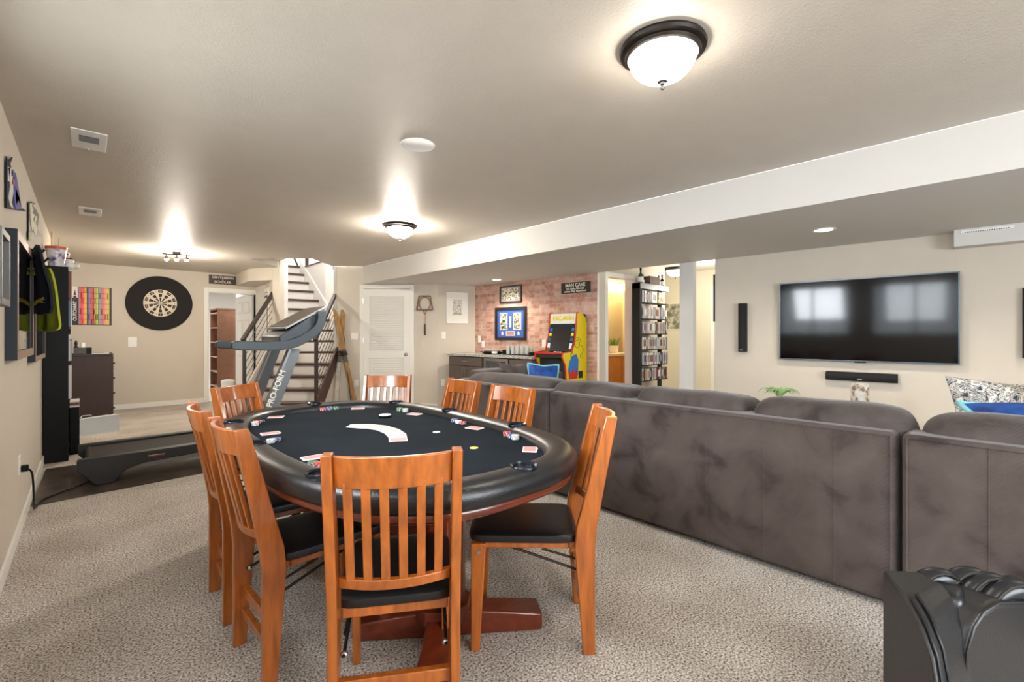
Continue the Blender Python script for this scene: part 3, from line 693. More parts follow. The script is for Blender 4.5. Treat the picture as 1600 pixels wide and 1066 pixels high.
# seats and loose back cushions
for y0, y1 in ((0.40, 1.46), (1.47, 2.54), (2.56, 3.88), (-1.6, 0.37)):
    g = G(); g.box(2.92, 3.75, y0 + 0.005, y1 - 0.005, 0.10, 0.30, VEL); g.build('seat_base', sofa, bevel=0.02)
    g = G(); g.ell((3.40, (y0 + y1) / 2, 0.36), (0.37, (y1 - y0) / 2 - 0.01, 0.09), VELC, 36, 12, 0.35, 0.25); g.build('seat_cushion', sofa)
g = G(); g.box(3.76, 4.42, 2.95, 3.89, 0.10, 0.30, VEL); g.build('seat_base', sofa, bevel=0.02)
g = G(); g.ell((4.08, 3.42, 0.36), (0.34, 0.47, 0.09), VELC, 36, 12, 0.35, 0.25); g.build('seat_cushion', sofa)
for xa_, xb_, top in ((739, 873, .90), (873, 1000, .895), (1001, 1180, .905), (1180, 1436, .915), (1437, 1720, .92)):
    CXX = 2.93
    ya = atx(xa_, 600, CXX)[1]; yb_ = atx(min(xb_, 1600), 600, CXX)[1]
    if xb_ > 1600: yb_ = -0.75
    g = G(); cy = (ya + yb_) / 2; hy = (ya - yb_) / 2 - 0.006
    n_, k_ = 48, 18; v = []; f = []
    v = []; f = []
    for i in range(37):
        t = -1 + 2 * i / 36; t = math.copysign(1 - (1 - abs(t)) ** 1.8, t); sc_ = max(0.02, 1 - abs(t) ** 12) ** 0.42; sz_ = sc_ * (1 - 0.10 * t * t)
        for k in range(24):
            q = 2 * math.pi * k / 24; cq, sq = math.cos(q), math.sin(q)
            v.append((CXX + 0.02 + 0.155 * sc_ * math.copysign(abs(cq) ** 0.8, cq), cy + hy * t, 0.77 + (top - 0.77) * sz_ * math.copysign(abs(sq) ** 0.8, sq)))
    for i in range(36):
        for k in range(24): f.append((i * 24 + k, i * 24 + (k + 1) % 24, (i + 1) * 24 + (k + 1) % 24, (i + 1) * 24 + k))
    f += [list(range(24))[::-1], list(range(36 * 24, 37 * 24))]
    g.add(v, f, VELC, True)
    rnd = random.Random(int(xa_))
    ph = rnd.random() * 6
    g.v = [(x, y, z + (0.004 * math.sin(7 * (y - cy) + ph) + 0.004 * math.sin(15 * (y - cy) + 2 * ph)) * max(0, (z - 0.76) / 0.15)) for x, y, z in g.v]
    g.build('back_cushion', sofa)
    g = G(); g.ell((CXX + 0.17, cy, 0.62), (0.12, hy - 0.01, 0.26), VELC, 40, 14, 0.4, 0.25); g.build('back_cushion', sofa)

def pillow(name, label, cat, c, w_, h_, t_, rot, m, pipe=None):
    o = thing(name, label, cat, c); o.rotation_euler = rot
    g = G(); n_ = 22; v = []; f = []
    for s_ in (1, -1):
        for i in range(n_ + 1):
            for j in range(n_ + 1):
                u, q = 2 * i / n_ - 1, 2 * j / n_ - 1
                e = (1 - abs(u) ** 2.6) * (1 - abs(q) ** 2.6); k = 1 - 0.10 * (1 - abs(q)) * abs(u) ** 3; k2 = 1 - 0.14 * (1 - abs(u)) * abs(q) ** 3
                v.append((u * w_ / 2 * k, s_ * t_ / 2 * (e ** 0.6 if e > 0 else 0), q * h_ / 2 * k2))
    N = (n_ + 1) ** 2
    for s_ in range(2):
        for i in range(n_):
            for j in range(n_):
                a = s_ * N + i * (n_ + 1) + j; q = (a, a + n_ + 1, a + n_ + 2, a + 1); f.append(q if s_ else q[::-1])
    g.add(v, f, m, True); g.build('cushion_body', o)
    if pipe:
        g = G(); E = []
        for i in range(-10, 10): u = i / 10; E.append((u * w_ / 2, 0, -h_ / 2 * (1 - 0.14 * (1 - abs(u)))))
        for i in range(-10, 10): u = i / 10; E.append((w_ / 2 * (1 - 0.10 * (1 - abs(u))), 0, u * h_ / 2))
        for i in range(10, -10, -1): u = i / 10; E.append((u * w_ / 2, 0, h_ / 2 * (1 - 0.14 * (1 - abs(u)))))
        for i in range(10, -10, -1): u = i / 10; E.append((-w_ / 2 * (1 - 0.10 * (1 - abs(u))), 0, u * h_ / 2))
        g.tube(E, 0.012, pipe, 8, closed=True); g.build('piping', o)
    return o
pillow('throw_pillow', 'taupe velour throw pillow left of the blue one, on the far sofa corner', 'pillow', (3.50, 3.78, 0.77), 0.40, 0.36, 0.14, (R(-12), R(4), R(-38)), VELC)
pillow('throw_pillow', 'bright blue throw pillow with aqua piping below the arcade cabinet', 'pillow', (3.70, 3.56, 0.775), 0.34, 0.34, 0.15, (R(-14), R(3), R(-42)), BLUE, AQUA)
pillow('throw_pillow', 'cream and navy floral pillow behind the sofa at the right edge', 'pillow', (3.80, 0.06, 0.838), 0.56, 0.36, 0.17, (R(-22), R(4), R(-54)), FLORAL)
pillow('throw_pillow', 'peach pillow edge beside the floral pillow at the frame edge', 'pillow', (3.74, -0.22, 0.88), 0.34, 0.34, 0.14, (R(-20), 0, R(-64)), mat('peach_fabric', (222, 198, 168), 0.8))
pillow('throw_pillow', 'royal blue pillow with aqua edge lying in front of the floral pillow', 'pillow', (3.24, -0.12, 0.835), 0.60, 0.38, 0.15, (R(-64), R(0), R(-62)), BLUE, AQUA)

# ------------------------------------------------------------------ black leather recliner, near right
rec = thing('massage_recliner', 'black leather massage recliner with ribbed leg rest at the lower right corner', 'recliner', (0, 0, 0))
LEA = mat('recliner_leather', (33, 32, 32), 0.42, bump=0.25, bs=220, spec=0.5); LEB = mat('recliner_gloss_leather', (18, 20, 26), 0.34, bump=0.06, bs=120, spec=0.6)
def rq(x, y, z): q = atz(x, y, z); return Vector(q)
a_ = rq(1378, 889, .545); b_ = rq(1434, 892, .545); c_ = rq(1500, 926, .545); d_ = rq(1444, 965, .55)
g = G()
def sl(z, k):     # plan of the side pod at height z, front shrinking by k
    f1 = a_.lerp(d_, k); f2 = b_.lerp(c_, k); return [(a_.x, a_.y, z), (f1.x, f1.y, z), (f2.x, f2.y, z), (b_.x, b_.y, z)]
lv = [(0.02, 1.28), (0.20, 1.34), (0.38, 1.30), (0.47, 1.16), (0.52, 0.92), (0.545, 0.62)]
v = [];f = []
for z, k in lv: v += sl(z, k)
for i in range(len(lv) - 1):
    for k in range(4): f.append((i * 4 + k, i * 4 + (k + 1) % 4, i * 4 + 4 + (k + 1) % 4, i * 4 + 4 + k))
f += [(3, 2, 1, 0), (20, 21, 22, 23)]
g.add(v, f, LEA, True); side = g.build('side_panel', rec, bevel=0.012, seg=3, ang=25)
g = G()
for s0 in (0.10, 0.26):
    pts = []
    for z, k in [(0.05, 1.29)] + lv[1:]:
        P_ = a_.lerp(d_, k); Q_ = b_.lerp(c_, k); q = P_.lerp(Q_, s0); off = (d_ - a_).normalized() * 0.004
        pts.append((q.x + off.x, q.y + off.y, z + 0.003))
    g.tube(pts, 0.004, LEB, 6)
g.build('stitching', side)
# hand grip cut: glossy inset
m_ = b_.lerp(c_, 0.55)
g = G(); g.ell((m_.x + 0.012, m_.y - 0.012, 0.485), (0.062, 0.045, 0.05), LEB, 24, 12, 0.6); g.build('armrest_pad', rec)
# ribbed calf wells: thick arches
for i, (x, y, rr_) in enumerate(((1463, 885, .085), (1512, 886, .10), (1543, 898, .09), (1580, 912, .085))):
    q = atz(x, y, .56 - 0.006 * i); cx_, cy_ = q[0], q[1]
    ang = R(-38); g = G(); pts = []
    for k in range(15):
        t = math.pi * k / 14; pts.append((cx_ + 0.11 * math.cos(t) * math.cos(ang), cy_ + 0.11 * math.cos(t) * math.sin(ang), 0.36 + 0.165 * math.sin(t)))
    g.tube(pts, 0.030, LEB, 14)
    g.tube([(p_[0] - 0.022, p_[1] - 0.018, p_[2] + 0.024) for p_ in pts], 0.004, LEA, 6); g.build('calf_pad', rec)
g = G(); q = atz(1530, 930, .40); g.ell((q[0], q[1], 0.25), (0.17, 0.14, 0.16), LEA, 24, 12, 0.5); g.build('leg_rest_base', rec)
# near side pod
a2 = rq(1500, 1010, .50); b2 = rq(1560, 950, .52); c2 = rq(1700, 970, .52); d2 = rq(1650, 1100, .50)
g = G(); n_ = 18
outl = [(0.0, 0.02), (0.0, 0.34), (0.015, 0.43), (0.045, 0.485), (0.09, 0.515), (0.16, 0.525), (0.30, 0.50), (0.62, 0.42), (0.62, 0.02)]
dv = (c2 - a2).normalized(); dv.z = 0
dv = Vector((0.93, -0.37, 0)); nv = Vector((dv.y, -dv.x, 0)); O_ = rq(1503, 1000, .46); O_.z = 0
v = []
for s_ in (0.0, 0.16):
    for a__, z in outl: q = O_ + dv * a__ - nv * s_; v.append((q.x, q.y, z))
n_ = len(outl)
f = [list(range(n_)), list(range(n_, 2 * n_))[::-1]] + [(i, i + n_, (i + 1) % n_ + n_, (i + 1) % n_) for i in range(n_)]
g.add(v, f, LEA, True); sp_ = g.build('side_panel', rec, bevel=0.018, seg=3, ang=25)
g = G(); pts = [O_ + dv * a__ + nv * 0.004 + Vector((0, 0, z)) for a__, z in outl[:-1]]; g.tube(pts, 0.004, LEA, 6); g.build('piping', sp_)
q = atz(1592, 925, .50); g = G(); g.ell((q[0] + 0.03, q[1], 0.47), (0.062, 0.062, 0.062), BLACKM, 24, 14); g.build('knee_pad', rec)

# ------------------------------------------------------------------ tv wall
def onwall(x, y, P=A, Q=B):
    r = ray(x, y); d = (Q - P).normalized(); det = -r[0] * d.y + r[1] * d.x
    t = (-P.x * d.y + P.y * d.x) / det
    return ((Vector((r[0] * t, r[1] * t)) - P).dot(d), CAM_H + r[2] * t)
def wthing(name, label, cat, P, Q, x, z, group=None):
    d = (Q - P).normalized(); p_ = P + d * x
    return thing(name, label, cat, (p_.x, p_.y, z), math.atan2(d.y, d.x), group)
x0, z1 = onwall(1218.5, 444.5); x1, z0 = onwall(1502.5, 569)
tv = wthing('television', 'wide flat black television mounted on the beige wall behind the sofa', 'television', A, B, (x0 + x1) / 2, (z0 + z1) / 2 + 0.0)
W_ = (x1 - x0) / 2 - 0.01; Hh = 0.397
g = G(); g.box(-W_, W_, -0.055, -0.02, -Hh, Hh, BLACKM); g.box(-W_ * 0.6, W_ * 0.6, -0.02, 0, -Hh * 0.6, Hh * 0.6, BLACKM); g.build('tv_body', tv, bevel=0.004)
g = G(); t_ = 0.010
FR = mat('tv_frame', (88, 98, 106), 0.3, 0.7)
for a0, a1, b0, b1 in ((-W_, W_, Hh - t_, Hh), (-W_, W_, -Hh, -Hh + t_), (-W_, -W_ + t_, -Hh + t_, Hh - t_), (W_ - t_, W_, -Hh + t_, Hh - t_)): g.box(a0, a1, -0.060, -0.055, b0, b1, FR)
g.build('bezel', tv)
g = G(); g.box(-W_ + t_, W_ - t_, -0.058, -0.0552, -Hh + t_, Hh - t_, SCREEN); g.build('screen', tv)
g = G(); g.box(-0.045, 0.045, -0.062, -0.05, -Hh - 0.012, -Hh, BLACKM); g.build('sensor_bar', tv)
def speaker(lab, x, z, wd, ht, horiz=False):
    t = wthing('wall_speaker', lab, 'speaker', A, B, x, z)
    g = G(); n_ = 14; L = (wd if horiz else ht) / 2; r_ = (ht if horiz else wd) / 2
    sec = [(-r_, 0.0)] + [(-r_ * math.cos(math.pi * k / n_), -0.03 - 0.045 * math.sin(math.pi * k / n_)) for k in range(n_ + 1)] + [(r_, 0.0)]
    if horiz: g.prism([(b, a) for a, b in sec], -L, L, mat('speaker_cloth', (26, 25, 26), 0.85, bump=0.3, bs=400), axis='x', smooth=True)
    else: g.prism([(a, b) for a, b in sec], -L, L, mat('speaker_cloth', (26, 25, 26), 0.85), axis='z', smooth=True)
    g.build('speaker_grille', t, ang=50)
    g = G()
    if horiz: g.box(-0.02, 0.02, -0.078, -0.074, -r_ * 0.55, -r_ * 0.35, METAL)
    else: g.box(-0.012, 0.012, -0.078, -0.073, -L + 0.015, -L + 0.025, METAL)
    g.build('badge', t); return t
x, z = onwall(1161.5, 512); speaker('slim vertical black speaker on the wall left of the television', x, z, 0.085, 0.535)
x, z = onwall(1612, 505); speaker('black speaker at the right frame edge on the television wall', x, z, 0.10, 0.56)
xa_, _ = onwall(1292, 586); xb_, z = onwall(1403, 592); speaker('horizontal black speaker mounted under the television', (xa_ + xb_) / 2, 0.862, xb_ - xa_, 0.085, True)
# dropped box with register at the right end of the soffit
g = G(); g.T = None
xa_ = onwall(1491, 370)[0]
g.box(xa_, xa_ + 1.6, -0.16, -0.001, 2.0, LOW, SOFF); o = g.build('ceiling_box'); o.location = (A.x, A.y, 0); o.rotation_euler = (0, 0, aR); struct(o)
def vent_grille(name, lab, loc, rz, L, Wd, rows, rot=None, grp=None):
    t = thing(name, lab, 'vent', loc, rz, grp)
    if rot: t.rotation_euler = rot
    g = G(); g.box(-L / 2, L / 2, -Wd / 2, Wd / 2, -0.006, 0, WHITE); g.build('vent_frame', t, bevel=0.002)
    g = G(); fx, fy = L * 0.56, Wd * 0.55; g.box(-fx / 2, fx / 2, -Wd * 0.0 , fy / 1.5, -0.008, -0.006, mat('vent_dark', (84, 82, 80), 0.6)); g.build('vent_opening', t)
    g = G(); k = 0.004
    while k < fy / 1.5 - 0.004: g.box(-fx / 2, fx / 2, k, k + 0.004, -0.011, -0.008, WHITE); k += 0.012
    g.build('vent_slats', t); return t
P_, z = onwall(1543, 360)
d = (B - A).normalized(); nrm = Vector((d.y, -d.x)); 
t = wthing('air_register', 'thin white air register on the soffit box above the television', 'vent', A, B, onwall(1541, 372)[0] + 0.0, 2.09)
g = G(); g.box(-0.15, 0.15, -0.168, -0.16, 0.012, 0.036, WHITE); g.build('vent_frame', t)
g = G()
for k in range(20): g.box(-0.13 + k * 0.013, -0.124 + k * 0.013, -0.170, -0.168, 0.014, 0.024, mat('vent_dark', (84, 82, 80), 0.6))
g.build('vent_slats', t)

# side table and decorations behind the sofa
tbl = thing('console_table', 'narrow dark console hidden behind the sofa below the television', 'table', (4.75, 1.15, 0))
g = G(); g.box(-0.18, 0.18, -0.55, 0.62, 0.56, 0.60, ESP); g.build('tabletop', tbl, bevel=0.004)
for sx in (-1, 1):
    for sy in (-0.5, 0.57): g = G(); g.box(sx * 0.15 - 0.02, sx * 0.15 + 0.02, sy - 0.02, sy + 0.02, 0, 0.56, ESP); g.build('leg', tbl)
X = 4.70; q = atx(1343.5, 612, X)
cj = thing('candle_jar', 'mercury glass candle holder with gold streaks below the wall speaker', 'candle holder', (X, q[1], 0.60))
g = G(); g.lathe([(0.0, 0.0), (0.058, 0.0), (0.062, 0.01), (0.064, 0.262), (0.060, 0.262), (0.058, 0.02), (0, 0.02)], (0, 0, 0), splotch('mercury_glass', [(0.4, (150, 120, 88)), (0.5, (214, 206, 194)), (0.6, (232, 228, 220))], 22, 0.25), 28); g.build('glass_cup', cj)
g = G(); g.lathe([(0, 0.02), (0.055, 0.02), (0.055, 0.10), (0, 0.10)], (0, 0, 0), PAPER, 20); g.build('candle', cj)
q = atx(1218, 606, X)
pl = thing('potted_plant', 'small green spider plant showing above the sofa back', 'plant', (X, q[1], 0.60))
g = G(); g.lathe([(0.0, 0), (0.05, 0), (0.065, 0.08), (0.06, 0.08), (0.0, 0.07)], (0, 0, 0), WHITE, 20); g.build('pot', pl)
LEAF = mat('leaf_green', (136, 172, 110), 0.6, var=0.2)
g = G(); rnd = random.Random(4)
for k in range(26):
    a = rnd.random() * 6.28; L = rnd.uniform(0.10, 0.19); pts = []
    for j in range(6):
        u = j / 5; pts.append((math.cos(a) * L * u, math.sin(a) * L * u, 0.08 + 0.14 * u * (1.15 - u) * 1.9 * rnd.uniform(.9, 1.1)))
    g.tube(pts, [0.006, 0.008, 0.008, 0.006, 0.004, 0.001], LEAF, 5)
g.build('leaves', pl)

# ------------------------------------------------------------------ brick wall: bar counter and pictures
BW = Vector((5.297, 4.02))
def bar_local(x0, x1, y0, y1, z0, z1): return (x0, x1, y0, y1, z0, z1)
CABM = mat('grey_brown_cabinet', (90, 77, 71), 0.5, var=0.15, vs=10, stretch=(1, 1, 5))
dA = (BW - A).normalized(); aB = math.atan2(dA.y, dA.x)
def bthing(name, label, cat, x, z=0, y=0, group=None):
    p_ = A + dA * x; n = Vector((dA.y, -dA.x)) * (-y) if y else Vector((0, 0)); n = Vector((math.cos(aB - R(90)), math.sin(aB - R(90)))) * (-y)
    return thing(name, label, cat, (p_.x + n.x, p_.y + n.y, z), aB, group)
CT = 0.955
ct = bthing('countertop', 'speckled grey granite bar countertop along the brick wall', 'countertop', 0)
g = G(); g.box(-0.02, 1.90, -0.63, -0.002, CT - 0.035, CT, GRANITE); g.build('stone_slab', ct, bevel=0.004)
def cabinet(x0, x1, lab, handles=True, doors=2):
    t = bthing('base_cabinet', lab, 'cabinet', x0); w_ = x1 - x0
    g = G(); g.box(0, w_, -0.58, -0.002, 0.0, CT - 0.036, CABM); g.build('body', t)
    g = G(); g.box(0.008, w_ - 0.008, -0.60, -0.581, CT - 0.19, CT - 0.05, CABM); dr = g.build('drawer', t, bevel=0.003)
    g = G(); zc = CT - 0.115; g.tube([(w_ / 2 - 0.06, -0.60, zc), (w_ / 2 - 0.05, -0.625, zc), (w_ / 2 + 0.05, -0.625, zc), (w_ / 2 + 0.06, -0.60, zc)], 0.005, METAL, 8); g.build('drawer_handle', dr)
    for k in range(doors):
        a0 = 0.008 + k * (w_ - 0.016) / doors; a1 = a0 + (w_ - 0.016) / doors - 0.004
        g = G(); g.box(a0, a1, -0.60, -0.581, 0.10, CT - 0.20, CABM); d_o = g.build('door', t, bevel=0.003)
        hx = a1 - 0.03 if k == 0 else a0 + 0.03
        g = G(); g.tube([(hx, -0.60, CT - 0.38), (hx, -0.628, CT - 0.36), (hx, -0.628, CT - 0.25), (hx, -0.60, CT - 0.23)], 0.005, METAL, 8); g.build('door_handle', d_o)
    return t
cabinet(0.0, 0.83, 'dark grey-brown base cabinet with two doors at the left end of the bar')
cabinet(1.42, 1.88, 'dark base cabinet beside the arcade machine under the granite counter')
fr = bthing('wine_fridge', 'glass-fronted wine fridge between the two dark bar cabinets', 'wine fridge', 0.84); w_ = 0.56
g = G(); g.box(0, 0.02, -0.57, -0.002, 0.02, 0.90, BLACK); g.box(w_ - 0.02, w_, -0.57, -0.002, 0.02, 0.90, BLACK); g.box(0.02, w_ - 0.02, -0.57, -0.002, 0.88, 0.90, BLACK); g.box(0.02, w_ - 0.02, -0.57, -0.002, 0.02, 0.05, BLACK); g.box(0.02, w_ - 0.02, -0.04, -0.002, 0.05, 0.88, mat('fridge_inner', (26, 40, 48), 0.5)); g.build('body', fr)
g = G()
for a0, a1, b0, b1 in ((0.03, w_ , 0.86, 0.905), (0.03, w_, 0.05, 0.10), (0.03, 0.075, 0.10, 0.86), (w_ - 0.045, w_, 0.10, 0.86)): g.box(a0, a1, -0.60, -0.572, b0, b1, METAL)
dr = g.build('door', fr)
g = G(); g.box(0.075, w_ - 0.045, -0.59, -0.585, 0.10, 0.86, GLASS); g.build('glass_pane', dr)
for sh, z in enumerate((0.72, 0.60, 0.48)):
    g = G(); g.box(0.03, w_ - 0.03, -0.54, -0.05, z - 0.012, z - 0.004, METAL); g.build('wire_shelf', fr)
for k in range(4):
    x = 0.12 + 0.105 * k; p_ = A + dA * (0.84 + x); n = Vector((math.cos(aB - R(90)), math.sin(aB - R(90))))
    t = thing('wine_bottle', '%s bottle from the left lying red cap forward in the wine fridge' % nth(k + 1), 'bottle', (p_.x + n.x * 0.40, p_.y + n.y * 0.40, 0.762), aB, 'bottles in the wine fridge')
    g = G(); g.T = Matrix.Rotation(R(90), 4, 'X'); g.lathe([(0, -0.16), (0.037, -0.16), (0.038, 0.02), (0.016, 0.07), (0.014, 0.10), (0, 0.10)], (0, 0, 0), mat('bottle_dark', (24, 30, 22), 0.15), 16); g.T = None; g.build('bottle_glass', t)
    g = G(); g.T = Matrix.Rotation(R(90), 4, 'X'); g.lathe([(0, 0.06), (0.018, 0.06), (0.017, 0.135), (0, 0.135)], (0, 0, 0), mat('red_cap', (176, 40, 40), 0.4), 16); g.T = None; g.build('bottle_cap', t)
def picture(name, lab, cat, root, W_, H_, fw, fm, th=0.025, mt=None, rest=None):
    g = G()
    g.box(-W_ / 2, W_ / 2, -th, 0, H_ / 2 - fw, H_ / 2, fm); g.box(-W_ / 2, W_ / 2, -th, 0, -H_ / 2, -H_ / 2 + fw, fm)
    g.box(-W_ / 2, -W_ / 2 + fw, -th, 0, -H_ / 2 + fw, H_ / 2 - fw, fm); g.box(W_ / 2 - fw, W_ / 2, -th, 0, -H_ / 2 + fw, H_ / 2 - fw, fm)
    g.build('frame', root, bevel=0.002)
    if mt:
        g = G(); g.box(-W_ / 2 + fw, W_ / 2 - fw, -th * 0.4, -0.001, -H_ / 2 + fw, H_ / 2 - fw, mt); g.build('mat_board', root)
def bx(x, y): return onwall(x, y, A, BW)
DFR = mat('dark_frame_wood', (52, 40, 36), 0.4); BFR = mat('black_frame', (26, 25, 28), 0.4)
xa_, za = bx(782, 475); xb_, zb = bx(815.5, 444)
t = bthing('picture_frame', 'small framed team photograph above the blue sports frame on the brick wall', 'framed picture', (xa_ + xb_) / 2, (za + zb) / 2); W_, H_ = xb_ - xa_, 0.285
picture('', '', '', t, W_, H_, 0.026, DFR, mt=mat('grey_mat', (168, 172, 180), 0.7))
g = G(); g.box(-W_ / 2 + 0.05, W_ / 2 - 0.05, -0.014, -0.011, -H_ / 2 + 0.045, H_ / 2 - 0.045, PHOTO_A); g.build('photograph', t)
xa_, za = bx(775, 531); xb_, zb = bx(823, 479)
t = bthing('sports_memorabilia_frame', 'large black frame with royal blue mat, two photos and white stars', 'framed picture', (xa_ + xb_) / 2, (za + zb) / 2 - 0.0); W_, H_ = xb_ - xa_, 0.545
picture('', '', '', t, W_, H_, 0.045, BFR, 0.03, mat('royal_blue_mat', (62, 98, 176), 0.7))
for sx, m in ((-0.155, PHOTO_B), (0.155, PHOTO_A)):
    g = G(); g.box(sx - 0.088, sx + 0.088, -0.0150, -0.012, -0.105, 0.175, PAPER); g.box(sx - 0.075, sx + 0.075, -0.017, -0.015, -0.093, 0.163, m); g.build('photograph', t)
g = G(); g.box(-0.022, 0.022, -0.015, -0.012, -0.06, 0.12, PAPER); g.build('ticket', t)
g = G(); g.box(-0.10, 0.10, -0.015, -0.012, -0.20, -0.125, PAPER); g.box(-0.085, 0.085, -0.016, -0.015, -0.188, -0.137, mat('copper_plate', (190, 128, 110), 0.4)); g.build('plaque', t)
for sx in (-0.185, 0.185):
    g = G(); pts = []
    for k in range(10):
        a = R(90 + 36 * k); r_ = 0.042 if k % 2 == 0 else 0.018; pts.append((sx + r_ * math.cos(a), -0.163 + r_ * math.sin(a)))
    g.prism(pts, -0.015, -0.012, PAPER, 'y'); g.build('star', t)
xa_, za = bx(878, 459); xb_, zb = bx(923, 440)
t = bthing('wall_sign', 'dark man cave sign with cream lettering high on the brick wall', 'sign', (xa_ + xb_) / 2, 1.955); W_ = xb_ - xa_
g = G(); g.box(-W_ / 2, W_ / 2, -0.02, 0, -0.078, 0.078, mat('sign_black', (44, 40, 34), 0.6)); g.build('board', t, bevel=0.003)
CREAM = mat('cream_lettering', (232, 226, 208), 0.6)
text('lettering', 'MAN CAVE', 0.075, (0, -0.022, 0.034), CREAM, t, sx=0.95, bold=0.002); text('lettering', 'No Girls Allowed', 0.042, (0, -0.022, -0.016), CREAM, t, sx=1.05, bold=0.001); text('lettering', 'unless they have food', 0.042, (0, -0.022, -0.053), CREAM, t, sx=1.05, bold=0.001)
# things on the counter
def onctr(px, py, dist):     # point on counter: along wall from pixel, distance off wall
    x, _ = bx(px, py); p_ = A + dA * x; n = Vector((math.cos(aB - R(90)), math.sin(aB - R(90)))); return (p_.x + n.x * dist, p_.y + n.y * dist, CT)
P_ = onctr(787, 545, 0.26)
t = thing('serving_tray', 'oval black serving tray holding a white tray, left on the granite counter', 'tray', P_, aB)
g = G(); g.T = Matrix.Diagonal((1.65, 1, 1, 1)); g.lathe([(0, 0.004), (0.10, 0.0), (0.15, 0.035), (0.158, 0.036), (0.105, 0.010), (0, 0.012)], (0, 0, 0), BLACKM, 36); g.T = None; g.build('tray_body', t)
g = G(); g.box(0.15, 0.24, -0.16, -0.12, 0.016, 0.05, WHITE); g.build('white_label', t)
o = thing('serving_platter', 'white porcelain platter resting in the black tray on the counter', 'platter', (P_[0], P_[1], P_[2] + 0.034), aB)
g = G(); g.T = Matrix.Diagonal((1.5, 1, 1, 1)); g.lathe([(0, 0.0), (0.08, 0.0), (0.13, 0.022), (0.134, 0.026), (0.08, 0.012), (0, 0.01)], (0, 0, 0), WHITE, 32); g.T = None; g.build('dish', o)
P_ = onctr(829, 548, 0.25)
t = thing('glass_tray', 'black tray with raised ends holding the drinking glasses on the counter', 'tray', P_, aB)
g = G(); g.box(-0.28, 0.30, -0.11, 0.11, 0.0, 0.012, BLACKM); g.box(-0.28, -0.26, -0.11, 0.11, 0.012, 0.075, BLACKM); g.box(0.28, 0.30, -0.11, 0.11, 0.012, 0.05, BLACKM); g.build('tray_body', t, bevel=0.003)
gp = None
for k in range(10):
    lx, ly = -0.21 + 0.10 * (k % 5), (-0.045 if k < 5 else 0.05); c_, s_ = math.cos(aB), math.sin(aB)
    pos = (P_[0] + lx * c_ - ly * s_, P_[1] + lx * s_ + ly * c_, CT + 0.0125)
    lab = '%s clear drinking glass from the left, %s row of the black tray' % (nth(k % 5 + 1), 'front' if k < 5 else 'rear')
    if gp is None:
        gp = thing('drinking_glass', lab, 'glass', pos, 0, 'glasses on the black tray')
        g = G(); g.lathe([(0, 0), (0.028, 0), (0.033, 0.125), (0.031, 0.125), (0.026, 0.008), (0, 0.008)], (0, 0, 0), mat('tumbler_glass', (236, 242, 238), 0.25, trans=0.35), 18); g.build('glass_body', gp)
    else: q = copy_tree(gp); q.location = pos; q['label'] = lab
# outlets on brick
def plate(lab, P, Q, px, py, kind='switch', w_=0.075, h_=0.118, n=1, name='light_switch', z=None):
    x, zz = onwall(px, py, P, Q); t = wthing(name, lab, name.replace('_', ' '), P, Q, x, z or zz)
    g = G(); g.box(-w_ / 2, w_ / 2, -0.006, 0, -h_ / 2, h_ / 2, WHITE); g.build('cover_plate', t, bevel=0.002)
    g = G()
    for k in range(n):
        cx_ = (k - (n - 1) / 2) * 0.046
        if kind == 'switch': g.box(cx_ - 0.016, cx_ + 0.016, -0.009, -0.006, -0.033, 0.033, WHITE)
        else: g.box(cx_ - 0.017, cx_ + 0.017, -0.009, -0.006, 0.006, 0.036, WHITE); g.box(cx_ - 0.017, cx_ + 0.017, -0.009, -0.006, -0.036, -0.006, WHITE)
    g.build('rocker' if kind == 'switch' else 'socket', t); return t
plate('white switch plate on the brick above the left of the counter', A, BW, 755, 538)
plate('white outlet with plug hanging on the brick, upper left of the tray', A, BW, 749.5, 530, 'outlet', name='wall_outlet')
plate('white outlet on the brick beside the arcade cabinet', A, BW, 850, 537, 'outlet', name='wall_outlet')
plate('white light switch below the framed white print', D2, A, 693, 524)
plate('white wall outlet low beside the bar cabinet', D2, A, 692.5, 598, 'outlet', name='wall_outlet')
plate('double light switch beside the louvered door', D1, D2, 554, 525.5, w_=0.118, n=2)
plate('wall outlet low on the diagonal wall beside the skis', D1, D2, 557, 599, 'outlet', name='wall_outlet')
plate('four-part white plate on the wall below the dartboard', Vector((LX, BY)), Vector((2, BY)), 207, 534.5, 'switch', 0.118, 0.165, 2)

# white framed print
xa_, _ = onwall(697, 480, D2, A); xb_, _ = onwall(730.5, 480, D2, A)
t = wthing('framed_print', 'white framed print with a small dotted tree picture', 'framed picture', D2, A, (xa_ + xb_) / 2, 1.738); W_ = xb_ - xa_; H_ = 0.545
picture('', '', '', t, W_, H_, 0.012, WHITE, 0.03, PAPER)
g = G(); g.box(-0.075, 0.085, -0.016, -0.0125, -0.105, 0.14, splotch('dotted_print', [(0.40, (70, 64, 58)), (0.47, (226, 222, 212)), (0.6, (234, 230, 222))], 60, 0.6, 2)); g.box(-0.075, 0.085, -0.0165, -0.0125, -0.12, -0.085, mat('print_green', (170, 182, 150), 0.7)); g.build('printed_picture', t)
